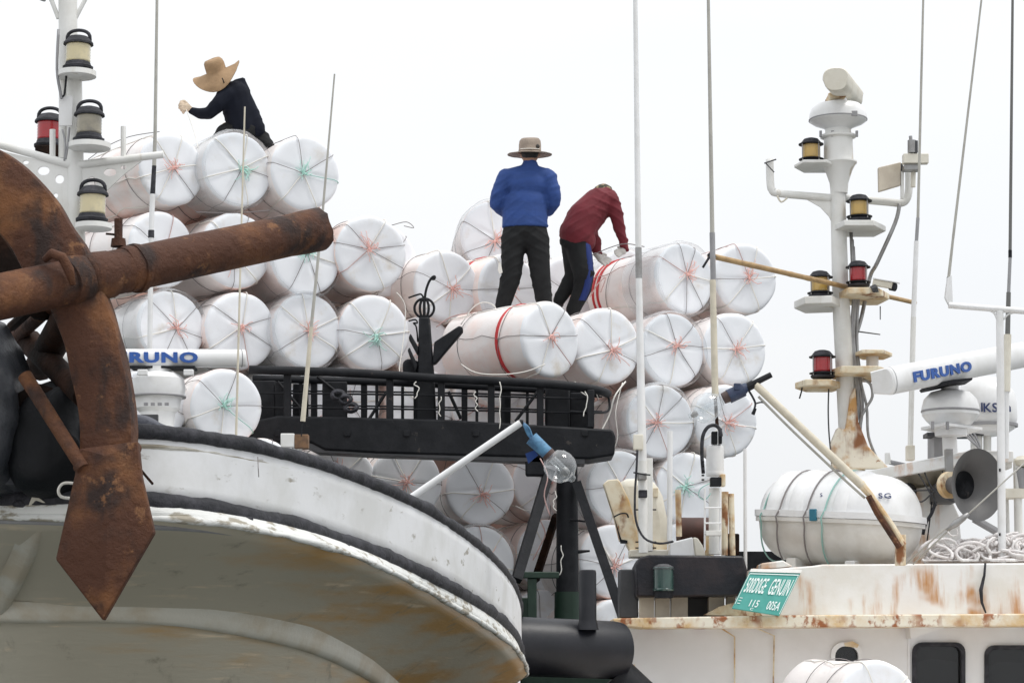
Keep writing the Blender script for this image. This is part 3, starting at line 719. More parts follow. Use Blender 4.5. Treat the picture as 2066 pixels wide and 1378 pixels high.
# second layer closing the gaps
for (x, y) in ((345, 425), (470, 425), (590, 432), (330, 582), (478, 588), (620, 600), (740, 592), (845, 640), (420, 745), (1300, 640), (1420, 640), (1415, 778), (1290, 775), (1320, 915), (1050, 1050), (1200, 1060), (900, 905)):
    FF(x, y, 138, 122, 24.6 if x < 1000 else 25.0, ('p0', 'p3', 'p4')[x % 3], 'foam float of the second layer, salmon for the warm gap light painted in, glimpsed through a gap between nearer floats', pink=True, group='foam floats packed in a second layer')
# nearest float, bottom right
FF(1772, 1422, 178, 150, 14.6, 'p2', 'white foam float in front of the wheelhouse windows, cut off by the bottom edge', group='single float on the near quay', yaw=17, spin=1.0)

# loose strings among the stacks
def loose_string(pts, col, label, r=.004):
    b = MB().tubep(pts, r, 5, 4); o = b.build('loose_twine', M[col], angle=180); tag(o, label, 'twine', 'loose twine ends on the float stacks')
loose_string([(1262, 770, 22.3), (1240, 800, 22.2), (1228, 840, 22.2), (1200, 893, 22.1)], 'cord_white', 'white twine hanging slantwise at the right end of the gantry', .008)
loose_string([(1256, 772, 22.3), (1242, 830, 22.2), (1246, 880, 22.2), (1238, 908, 22.2)], 'cord_white', 'white twine hanging straight beside the slanting one', .005)
loose_string([(800, 590, 22.6), (815, 610, 22.6), (818, 640, 22.6), (812, 700, 22.5), (806, 745, 22.4), (810, 770, 22.3)], 'cord_white', 'pale twine dangling left of the black mast ring', .005)
loose_string([(376, 222, 22.6), (392, 268, 22.5), (400, 300, 22.3)], 'cord_white', 'thin white twine held by the crouching worker', .004)
loose_string([(395, 428, 22.2), (470, 430, 22.1), (545, 425, 22.1)], 'cord_dark', 'dark twine slung between the top and second rows', .005)
loose_string([(790, 455, 22.9), (820, 448, 22.9), (835, 460, 22.9), (815, 456, 22.9)], 'cord_dark', 'curled twine end above the float right of the pipe end', .004)
loose_string([(178, 322, 22.0), (215, 296, 22.0), (262, 276, 22.0), (322, 266, 22.0)], 'cord_dark', 'dark twine strung over the body of the first top row float', .004)
loose_string([(880, 660, 22.9), (910, 640, 22.9), (950, 632, 22.9), (985, 640, 22.9), (1000, 630, 22.9)], 'cord_pink', 'pink twine lying at the left boot of the worker in blue', .006)
loose_string([(930, 655, 22.8), (955, 620, 22.8), (980, 610, 22.8), (1000, 622, 22.8), (975, 640, 22.8)], 'cord_white', 'white twine looped at the left boot of the worker in blue', .006)
loose_string([(1190, 600, 23.5), (1205, 575, 23.4), (1222, 560, 23.4), (1212, 590, 23.4)], 'cord_pink', 'pink twine end beside the red straps of the long float', .006)
loose_string([(1090, 925, 21.5), (1105, 960, 21.4), (1098, 1000, 21.4), (1110, 1040, 21.4)], 'cord_pink', 'pink twine hanging beside the clear bulb below the beam', .006)
loose_string([(1085, 1040, 22.0), (1100, 1075, 22.0), (1090, 1100, 22.0), (1075, 1130, 22.0)], 'cord_pink', 'pink twine hanging between the tripod legs', .006)
loose_string([(1040, 1020, 22.2), (1062, 1030, 22.2), (1080, 1026, 22.2), (1098, 1032, 22.2)], 'cord_white', 'white frayed twine right of the float under the beam', .005)
loose_string([(1160, 770, 22.1), (1172, 790, 22.0), (1190, 800, 22.0), (1200, 790, 22.0), (1208, 806, 22.0)], 'cord_white', 'white twine curled on the railing at its right end', .005)
loose_string([(930, 735, 22.0), (960, 752, 21.9), (1008, 756, 21.9), (1060, 750, 21.9), (1100, 735, 21.9)], 'cord_white', 'white twine sagging under the red strapped float', .006)
loose_string([(1195, 515, 23.6), (1230, 500, 23.4), (1262, 492, 23.3), (1300, 498, 23.2)], 'cord_dark', 'dark twine pulled by the worker in red', .005)

# ------------------------------------------------------------------ rusty anchor
def anchor():
    root = thing('anchor', 208, 1250, 8.6, 'big rusty anchor with a long pipe stock hanging in front of the bow', 'anchor')
    rs = M['rust']
    p0, p1 = P(-260, 654, 8.0), P(643, 463, 9.35)
    # pipe stock: open ragged right end
    n = 26; ax = (p1 - p0).normalized(); x, y, z = frame(ax); L = (p1 - p0).length
    rows = []; r0 = 40.5 * S(550, 8.62)
    for i in range(n):
        row = []
        for k in range(28):
            a = 2 * math.pi * k / 28; d = L * i / (n - 1)
            if i == n - 1: d += 0.02 * noise.noise(Vector((math.cos(a) * 2.4, math.sin(a) * 2.4, 3))) + 0.012 * noise.noise(Vector((math.cos(a) * 9, math.sin(a) * 9, 1)))
            rr = r0 * (1 + 0.012 * noise.noise(Vector((math.cos(a), math.sin(a), d * 4)))) * (1.06 if i >= n - 2 else 1)
            row.append(p0 + ax * d + (x * math.cos(a) + y * math.sin(a)) * rr)
        rows.append(row)
    MB().sheet(rows, closed=True).build('stock_pipe', rs, root, angle=180, solid=0.018)
    # curved arm: swept plate with real thickness
    out = [(-90, 262), (0, 305), (66, 350), (122, 418), (170, 500), (206, 585), (238, 680), (260, 790), (270, 890), (258, 985)]
    inn = [(-120, 415), (-40, 440), (12, 488), (52, 552), (86, 600), (112, 650), (136, 725), (152, 820), (157, 905), (152, 985)]
    o_, i_ = spline([P(a, b, 8.56) for a, b in out], 5), spline([P(a, b, 8.56) for a, b in inn], 5)
    th = Vector((0, 0.12, 0))
    rows = []
    for a, b in zip(o_, i_):
        rim = (b - a) * 0.07
        ridge = a.lerp(b, 0.45) + Vector((0, -0.022, 0))
        rows.append([a + Vector((0, .02, 0)), a + rim * .4, a + rim + Vector((0, -.006, 0)), ridge, b - rim + Vector((0, -.006, 0)), b - rim * .3, b + Vector((0, .02, 0)), b + th, a + th])
    b = MB().sheet(rows, closed=True)
    k = len(rows[0]); base = len(b.v) - k
    b.f.append(tuple(range(base, base + k))); b.f.append(tuple(range(k)))
    b.jitter(0.011, 7, 2).build('arm', rs, root, angle=30)
    # fluke: pointed spade with a raised middle
    pts = [(160, 905), (150, 960), (112, 1128), (208, 1252), (311, 1074), (285, 960), (278, 890)]
    ring = [P(a, c, 8.53) for a, c in pts]
    back = [p + Vector((0, .05, 0)) for p in ring]
    c0 = P(216, 1085, 8.47); c1 = P(214, 920, 8.5)
    b = MB(); b.v = ring + back + [c0, c1]; n = len(ring)
    for i in range(n):
        j = (i + 1) % n
        cc = 2 * n + 1 if (i in (6, 0)) else 2 * n
        b.f.append((i, j, cc)); b.f.append((i, j, n + j, n + i))
    b.f.append((1, 2 * n, 2 * n + 1)); b.f.append((6, 2 * n + 1, 2 * n)); b.f.append(tuple(n + i for i in reversed(range(n))))
    b.build('fluke', rs, root, angle=20, bevel=0.006)
    # collars round the pipe where it passes through the arm
    def collar(t, rr, wid, name, seed):
        c = p0 + ax * (L * t)
        prof = [(r0 * 1.0, -wid), (r0 * rr, -wid * .8), (r0 * rr * 1.03, 0), (r0 * rr, wid * .8), (r0 * 1.0, wid)]
        MB().lathe(prof, c, ax, 26).jitter(.006, 14, seed).build(name, rs, root, angle=50)
    collar(.415, 1.24, .045, 'collar', 1); collar(.462, 1.2, .07, 'sleeve', 2); collar(.537, 1.16, .03, 'collar', 3); collar(.553, 1.24, .018, 'collar', 4)
    # weld lump on the front collar, ring bolt on the rear one
    MB().tubep([(90, 524, 8.43), (105, 512, 8.41), (125, 520, 8.41), (140, 545, 8.42), (146, 575, 8.42)], [.012, .018, .02, .018, .012], 8).jitter(.005, 20, 4).build('weld_bead', rs, root, angle=180)
    MB().cylp((239, 488, 8.72), (239, 442, 8.72), 8.5, 8.5, 10).build('bolt', rs, root)
    MB().cylp((214, 472, 8.70), (236, 474, 8.72), 2.4, 2.4, 6).build('split_pin', M['rust_dark'], root)
    MB().cylp((239, 498, 8.72), (239, 482, 8.72), 16, 14, 12).build('bolt_nut', rs, root, angle=50)
    # shank and braces running back to the bow
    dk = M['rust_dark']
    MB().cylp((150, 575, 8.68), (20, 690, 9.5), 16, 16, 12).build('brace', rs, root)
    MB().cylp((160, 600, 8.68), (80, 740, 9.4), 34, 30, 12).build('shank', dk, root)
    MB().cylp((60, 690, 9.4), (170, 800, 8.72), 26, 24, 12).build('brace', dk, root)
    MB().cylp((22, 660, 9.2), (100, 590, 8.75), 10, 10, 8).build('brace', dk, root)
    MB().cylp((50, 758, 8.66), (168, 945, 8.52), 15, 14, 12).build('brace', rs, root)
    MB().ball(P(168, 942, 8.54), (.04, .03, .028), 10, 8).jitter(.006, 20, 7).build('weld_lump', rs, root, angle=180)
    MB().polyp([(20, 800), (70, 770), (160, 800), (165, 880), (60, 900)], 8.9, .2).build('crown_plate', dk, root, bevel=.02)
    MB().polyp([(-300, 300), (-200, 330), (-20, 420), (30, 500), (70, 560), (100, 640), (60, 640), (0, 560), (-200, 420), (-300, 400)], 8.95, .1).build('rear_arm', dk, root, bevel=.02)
    MB().ball(P(277, 905, 8.6), (.016, .016, .02), 8, 6).build('rivet', rs, root, angle=180)
anchor()

def blob_sheet(name, outline, Y, depth, m, label, cat, seed, bulge=.12):
    """a lumpy wrapped bundle: closed pillow from an outline, folds from noise"""
    ring = [P(a, c, Y + depth / 2) for a, c in outline]; ring = spline(ring + [ring[0]], 5)[:-1]
    c = sum(ring, Vector()) / len(ring)
    root = None
    rows = []
    for j in range(13):
        t = math.pi * j / 12
        s = math.sin(t) ** .55 if 0 < j < 12 else 0.0
        yy = -math.cos(t) * depth / 2
        row = []
        for p in ring:
            q = c + (p - c) * s; q.y = Y + depth / 2 + yy
            q += noise.noise_vector(q * 5 + Vector((seed, 0, 0))) * bulge * .35 * min(1, s * 2)
            q += noise.noise_vector(q * 13 + Vector((0, seed, 0))) * bulge * .1 * min(1, s * 2)
            row.append(q)
        rows.append(row)
    b = MB().sheet(rows, closed=True)
    o = b.build(name, m, None, angle=50)
    return tag(o, label, cat)
blob_sheet('tarpaulin_bundle', [(-120, 640), (-30, 640), (18, 668), (42, 720), (52, 800), (50, 900), (40, 985), (-30, 1002), (-120, 1000)], 8.75, .5, M['tarp'], 'black tarpaulin wrapped bundle left of the anchor', 'tarp', 3)
blob_sheet('tarpaulin', [(-60, 925), (60, 930), (120, 955), (150, 985), (140, 1006), (40, 1010), (-60, 1008)], 8.95, .5, M['tarp'], 'dark tarpaulin draped low on the bow behind the fluke', 'tarp', 8)
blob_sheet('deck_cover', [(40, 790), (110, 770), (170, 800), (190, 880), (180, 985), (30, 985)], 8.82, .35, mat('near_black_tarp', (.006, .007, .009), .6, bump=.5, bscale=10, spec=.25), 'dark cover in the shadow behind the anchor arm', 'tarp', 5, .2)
blob_sheet('canvas_cover', [(240, 836), (300, 842), (345, 868), (380, 885), (330, 892), (240, 892)], 9.3, .4, mat('slate_canvas', (.06, .065, .085), .7, bump=.4, bscale=14), 'slate blue canvas cover on the rail right of the anchor', 'tarp', 6, .06)
tag(MB().tubep([(150, 975, 8.75), (128, 975, 8.74), (118, 988, 8.74), (124, 1002, 8.75), (150, 1006, 8.76)], .006, 6, 5).build('rope_loop', M['cord_white'], angle=180), 'pale rope loop left of the fluke on the rail', 'rope')

# ------------------------------------------------------------------ lanterns
def lantern(px, py, Y, hpx, lens, label, handle=True, guard=False, group=None, wr=.34):
    """py = foot of the lantern, hpx = height in photo pixels without the handle"""
    k = hpx * S(py, Y)
    root = empty('navigation_light', P(px, py, Y), label, 'lamp', group)
    def L(prof, seg=24): return MB().lathe([(r * k, h * k) for r, h in prof], P(px, py, Y), (0, 0, 1), seg)
    w = wr
    L([(w * 1.05, 0), (w * 1.25, .04), (w * 1.28, .10), (w * 1.1, .14), (w * 1.05, .2), (w * .98, .24)], 14).jitter(.02 * k, 9 / max(k, .01) * .2, px % 7).build('base', M['black_matt'], root, angle=30)
    lp = [(w * .9, .22)]
    for i in range(13):
        h = .24 + .5 * i / 12; lp.append((w * (1.0 + (.02 if i % 2 else -.01)), h))
    lp.append((w * .9, .76))
    L(lp, 28).build('lens', M[lens], root, angle=60)
    L([(w * .95, .73), (w * 1.24, .74), (w * 1.22, .79), (w * 1.0, .88), (w * .8, .96), (w * .4, 1.0), (0, 1.01)], 20).build('cap', M['black_matt'], root, angle=30)
    c = P(px, py, Y)
    if handle:
        pts = [c + Vector((math.cos(t) * w * .95 * k, 0, (.86 + .30 * math.sin(t) ** .6) * k)) for t in [math.pi * j / 12 for j in range(13)]]
        MB().tube(pts, .05 * k, 8).build('handle', M['black_matt'], root, angle=180)
    if guard:
        for j in range(4):
            a = j * math.pi / 2 + .6
            d = Vector((math.cos(a) * w * 1.3 * k, math.sin(a) * w * 1.3 * k, 0))
            MB().cyl(c + d + Vector((0, 0, .1 * k)), c + d + Vector((0, 0, .8 * k)), .022 * k, None, 6).build('guard_rod', M['steel'], root)
        L([(w * 1.42, .74), (w * 1.42, .775), (0.01, .775)], 20).build('guard_plate', M['black'], root)
        L([(w * 1.42, .17), (w * 1.42, .2), (0.01, .2)], 20).build('guard_plate', M['black'], root)
    return root

# ------------------------------------------------------------------ left light mast
def left_mast():
    Y = 13.0
    root = thing('light_mast', 150, 620, Y, 'white light mast with perforated side arms behind the rusty anchor', 'mast')
    wh = M['white']
    MB().cylp((135, -260, Y), (138, 160, Y), 19, 19, 18).build('upper_pole', wh, root)
    MB().cylp((149, 140, Y + .02), (166, 1220, Y + .02), 16, 22, 18).build('lower_pole', wh, root)
    MB().cylp((127, 140, Y + .03), (126, 320, Y + .03), 8, 8, 10).build('conduit', wh, root)
    for (a, b) in (((118, 38), (92, -30)), ((152, 38), (178, -12))):
        MB().cylp((a[0], a[1], Y), (b[0], b[1], Y), 4.5, 4.5, 8).build('stay', wh, root)
    MB().cylp((82, 0, Y), (90, -20, Y), 10, 12, 10).build('cable_gland', M['grey'], root)
    MB().boxp(119, 194, 146, 254, Y - .07, .012).build('plate', M['white_clean'], root, bevel=.002)
    def shelf(x0, x1, y, name='platform'):
        c = P((x0 + x1) / 2, y, Y - .08); r = (x1 - x0) / 2 * S(y, Y)
        MB().lathe([(r * .96, -.03), (r, -.028), (r, 0), (r * .5, .001)], c, (0, 0, 1), 22).build(name, wh, root)
    shelf(118, 194, 145); shelf(139, 223, 290); shelf(152, 226, 452)
    # side arms: tube with a pierced web below
    def arm(a, b, low, holes, uprights):
        MB().cylp((*a, Y), (*b, Y), 8.5, 7.5, 12).build('arm_tube', wh, root)
        # web with real holes: cut by building a grid of strips around them
        poly = [P(x, y, Y) for x, y in low]
        me = bpy.data.meshes.new('web_plate'); bm = bmesh.new()
        off = org(root)
        outer = [bm.verts.new(p - off) for p in poly]
        edges = [bm.edges.new((outer[i], outer[(i + 1) % len(outer)])) for i in range(len(outer))]
        for (hx, hy, rx, ry) in holes:
            hv = [bm.verts.new(P(hx + rx * math.cos(t), hy + ry * math.sin(t), Y) - off) for t in [2 * math.pi * j / 14 for j in range(14)]]
            edges += [bm.edges.new((hv[i], hv[(i + 1) % 14])) for i in range(14)]
        bmesh.ops.triangle_fill(bm, use_beauty=True, edges=edges, normal=Vector((0, -1, 0)))
        bm.to_mesh(me); bm.free(); me.materials.append(wh)
        o = bpy.data.objects.new('web_plate', me); COL.objects.link(o); o.parent = root
        m = o.modifiers.new('thick', 'SOLIDIFY'); m.thickness = .012
        for (ux, uy0, uy1, w) in uprights:
            MB().cylp((ux, uy0, Y), (ux, uy1, Y), w, w, 10).build('upright', wh, root)
    arm((152, 334), (330, 312), [(160, 338), (285, 326), (250, 352), (215, 385), (180, 420), (160, 440)], [(222, 348, 13, 8), (249, 338, 6, 4), (186, 366, 11, 9)], [(249, 318, 256, 5.5)])
    arm((146, 334), (-80, 270), [(140, 338), (-60, 290), (-20, 330), (50, 375), (100, 420), (140, 470)], [(88, 345, 12, 9), (120, 362, 9, 9), (52, 328, 6, 4), (112, 395, 5, 5)], [(106, 322, 262, 6)])
    # cables down the mast
    for k, pts in enumerate(([(118, 60), (115, 140), (122, 188), (125, 200)], [(134, 150), (130, 190), (124, 196)], [(126, 262), (132, 290), (130, 325)], [(140, 258), (136, 300), (132, 322)])):
        MB().tubep([(x, y, Y - .1) for x, y in pts], .006 if k else .008, 6, 4).build('cable', M['grey'] if k != 1 else M['black'], root, angle=180)
left_mast()
lantern(157, 143, 12.9, 72, 'lens_cream', 'cream lensed black navigation light topmost on the left mast', group='navigation lights on the left mast')
lantern(179, 288, 12.9, 74, 'lens_smoke', 'smoky lensed black navigation light, middle one of the left mast', group='navigation lights on the left mast')
lantern(186, 450, 12.9, 76, 'lens_cream', 'cream lensed black navigation light, lowest on the left mast', group='navigation lights on the left mast')
lantern(99, 300, 13.3, 72, 'lens_red', 'red navigation light half hidden behind the left mast', group='navigation lights on the left mast')
tag(MB().boxp(70, 292, 124, 316, 13.2, .25).build('lamp_bracket', M['rust_dark'], bevel=.01), 'rusty bracket under the red light on the left mast', 'bracket')

# ------------------------------------------------------------------ radars
def radar(bar_a, bar_b, hh, depth, ped, label, words, tstart, tsize, xs, group, plate=None):
    """bar_a, bar_b: end centres (px,py,Y); hh: half height px at a; ped: list of (cx, y, Y) for pedestal axis top"""
    root = empty('radar_scanner', P(*ped['base']), label, 'radar', group)
    a, b = P(*bar_a), P(*bar_b); ax = (b - a).normalized(); L = (b - a).length
    up = Vector((0, 0, 1)); up = (up - ax * ax.dot(up)).normalized(); fw = ax.cross(up).normalized()
    if fw.y > 0: fw = -fw
    h = hh * S(bar_a[1], bar_a[2]); prof = []
    for t in [math.pi * j / 14 for j in range(15)]:      # rounded front
        prof.append((h * math.cos(t), depth * .35 + depth * .3 * math.sin(t)))
    prof += [(-h * .8, -depth * .4), (h * .8, -depth * .4)]
    rows = []
    for d, s in ((0, .9), (.012, 1.0), (L - .012, 1.0), (L, .9)):
        rows.append([a + ax * d + up * (u * s) + fw * (w * s) for u, w in prof])
    bb = MB().sheet(rows, closed=True); n = len(prof)
    bb.f.append(tuple(range(n))); bb.f.append(tuple(range(len(bb.v) - n, len(bb.v))))
    bar = bb.build('antenna_bar', M['white_clean'], root, angle=40)
    for d in (.035, L - .035):
        rows = [[a + ax * (d + e) + up * (u * 1.012) + fw * (w * 1.012) for u, w in prof] for e in (-.004, .004)]
        MB().sheet(rows, closed=True).build('end_seam', M['grey'], root, angle=40)
    if words:
        o = a + ax * (L * tstart) + up * (-tsize * .36) + fw * (depth * .65 + .004)
        rt = ax if ax.x > 0 else -ax
        text(words, o, rt, up, tsize, M['blue'], bar, xs=xs, bold=.05, extrude=.003)
    # turning unit
    c = P(*ped['top']); kpx = S(ped['top'][1], ped['top'][2])
    prf = [(r * kpx, -hh2 * kpx) for r, hh2 in ped['prof']]
    MB().lathe(prf, c, (0, 0, 1), 30, sy=ped.get('sy', 1.0)).build('turning_unit', M['white_clean'], root, angle=28)
    return root, c, kpx
r1, c1, k1 = radar((70, 724, 19.4), (492, 725, 19.9), 18.5, .2, dict(base=(312, 870, 19.6), top=(320, 741, 19.6), prof=[(26, 0), (26, 10), (42, 14), (52, 24), (55, 45), (52, 60), (47, 64), (45, 84), (36, 92), (32, 130)]), 'white radar scanner with blue lettering behind the anchor arm', 'FURUNO', .294, .113, 1.62, 'open radar scanners')
MB().boxp(262, 738, 392, 742.5, 19.5, .2).build('gasket', M['black'], r1)
MB().lathe([(56 * k1, -62 * k1), (57 * k1, -60 * k1), (56 * k1, -58 * k1)], c1, (0, 0, 1), 30).build('seam', M['grey'], r1)
for (x, y) in ((285, 757), (378, 757)): MB().boxp(x - 8, y - 12, x + 12, y, 19.3, .05).build('lug', M['white_clean'], r1, bevel=.006)
for k in range(4): MB().boxp(290 + 14 * k, 812, 298 + 14 * k, 818, 19.05, .02).build('bolt', M['grey'], r1)
MB().boxp(284, 836, 318, 852, 19.1, .05).build('connector', M['darkgrey'], r1)
MB().boxp(270, 865, 372, 885, 19.3, .6).build('platform', M['white'], r1)
MB().cylp((315, 885, 19.6), (315, 1300, 19.6), 24, 26, 16).build('pedestal', M['white'], r1)

# ------------------------------------------------------------------ whip antennas
def whip(label, segs, base=None):
    """segs: list of (x0,y0,x1,y1,r0,r1,material)"""
    Y = segs[0][0]; s0 = segs[-1]
    root = empty('whip_antenna', P(s0[3], s0[4], Y), label, 'antenna', 'whip antennas')
    for (Yy, x0, y0, x1, y1, ra, rb, m) in segs:
        MB().cylp((x0, y0, Yy), (x1, y1, Yy), ra, rb, 10).build('rod' if rb < 5.6 else 'tube', M[m], root)
    return root
whip('tall whip antenna with black sleeves left of the crouching worker', [(20.6, 321, -300, 313, 270, 2.2, 3.6, 'whip'), (20.6, 313, 270, 311, 335, 3.6, 4.2, 'whip'), (20.6, 311, 335, 308, 392, 4.4, 5.2, 'black_matt'), (20.6, 308, 392, 305, 465, 5.4, 5.4, 'white_clean'), (20.6, 305, 465, 305, 480, 6.2, 6.2, 'black_matt'), (20.6, 305, 480, 302, 706, 5.2, 5.2, 'white_clean'), (20.6, 302, 706, 300, 1160, 5.2, 5.2, 'white_clean')])
whip('thin pale whip antenna in front of the crouching worker\'s hip', [(16, 494, 216, 487, 460, 1.6, 1.9, 'whip_beige'), (16, 487, 460, 470, 1130, 1.9, 2.8, 'whip_beige')])
w3 = whip('slanting whip antenna crossing the floats right of the pipe end', [(14, 675, 150, 650, 440, 1.7, 2.6, 'whip'), (14, 650, 440, 628, 660, 2.6, 3.4, 'whip'), (14, 628, 660, 611, 850, 3.8, 5.2, 'whip_beige'), (14, 611, 850, 608, 880, 1.0, 1.0, 'black')])
MB().boxp(594, 876, 622, 904, 14.0, .07).build('base_box', mat('brown_box', (.2, .11, .055), .7, 0, (.12, .07, .04), 30, .5), w3, bevel=.004)
MB().cylp((606, 903, 14.04), (606, 1220, 14.04), 4, 4, 8).build('mounting_post', M['white'], w3)
MB().boxp(566, 874, 594, 902, 14.0, .06).build('bracket', M['white'], w3, bevel=.006)

# ------------------------------------------------------------------ fishing lamps
def lamp_near():
    Y = 12.6
    root = thing('fishing_lamp', 850, 992, Y, 'clear glass bulb on a white arm rising from the bow rail', 'lamp', 'fishing lamps with clear bulbs')
    MB().cylp((700, 1092, Y), (1050, 853, Y), 7.5, 7, 12).build('arm', M['white_clean'], root)
    MB().cylp((702, 1080, Y), (702, 1260, Y), 9, 9, 12).build('arm_post', M['white_clean'], root)
    MB().cylp((1049, 852, Y), (1056, 852, Y), 6, 5, 8).build('arm_tip', M['black'], root)
    MB().cylp((1072, 884, Y), (1106, 916, Y), 14.5, 13.5, 14).jitter(.003, 60, 2).build('socket', M['bluetape'], root, angle=40)
    MB().cylp((1104, 914, Y), (1114, 924, Y), 14.5, 13, 14).build('collar', mat('brown_collar', (.07, .04, .035), .6), root)
    for dx in (0, 4, -3):
        MB().tubep([(1054, 852, Y), (1062 + dx, 862, Y - .01), (1068 + dx, 876, Y), (1076, 890, Y)], .006, 6, 3).build('wire', M['bluetape'], root, angle=180)
    c = P(1129, 940, Y); k = S(940, Y)
    d = (P(1150, 961, Y) - P(1106, 917, Y)).normalized()
    prof = [(13, -28), (20, -26), (29, -16), (33, -2), (32, 12), (25, 24), (14, 31), (8, 34), (7, 40), (0, 42)]
    MB().lathe([(r * k, h * k) for r, h in prof], c, d, 32).build('bulb', M['bulb'], root, angle=180)
    MB().lathe([(8 * k, -20 * k), (8.5 * k, 12 * k), (5 * k, 15 * k)], c, d, 14).build('arc_tube', M['bulb'], root, angle=60)
    MB().lathe([(7 * k, 8 * k), (9 * k, 12 * k), (8 * k, 22 * k), (3 * k, 26 * k)], c, d, 12).build('filament_cap', M['steel'], root, angle=60)
    x, y, z = frame(d)
    for s in (-1, 1):
        MB().tube([c + x * (s * 9 * k) - d * (25 * k), c + x * (s * 10 * k) + d * (26 * k)], .9 * k, 5).build('support_wire', M['steel'], root)
    MB().polyp([(1060, 915), (1078, 908), (1086, 918), (1066, 935)], Y + .05, .01).build('blue_rag', mat('blue_rag', (.015, .05, .2), .8), root)
lamp_near()

# ------------------------------------------------------------------ black pipe with upright stub
def exhaust():
    Y = 16.2
    root = thing('exhaust_pipe', 1160, 1370, Y, 'thick black exhaust pipe with an upright stub beside the bow', 'pipe')
    a, b = P(960, 1300, Y - .3), P(1240, 1311, Y + .25); ax = (b - a).normalized(); L = (b - a).length; r = 59 * S(1305, Y)
    MB().lathe([(r * .96, 0), (r, .01), (r, L - .02), (r * .985, L), (r * .96, L + .035), (r * .93, L + .04), (0, L + .041)], a, ax, 44).build('muffler', M['black_satin'], root, angle=40)
    c = P(1186, 1260, Y - .05)
    k = S(1200, Y)
    MB().lathe([(22 * k, -10 * k), (18.5 * k, 6 * k), (17.5 * k, 12 * k), (17.5 * k, 104 * k), (16 * k, 109 * k), (12 * k, 110 * k), (11 * k, 100 * k)], c, (0, 0, 1), 26).build('stub', M['black_satin'], root, angle=40)
    MB().cylp((1240, 1365, Y + .3), (1290, 1420, Y + .3), 44, 50, 20).build('elbow', M['black'], root)
exhaust()

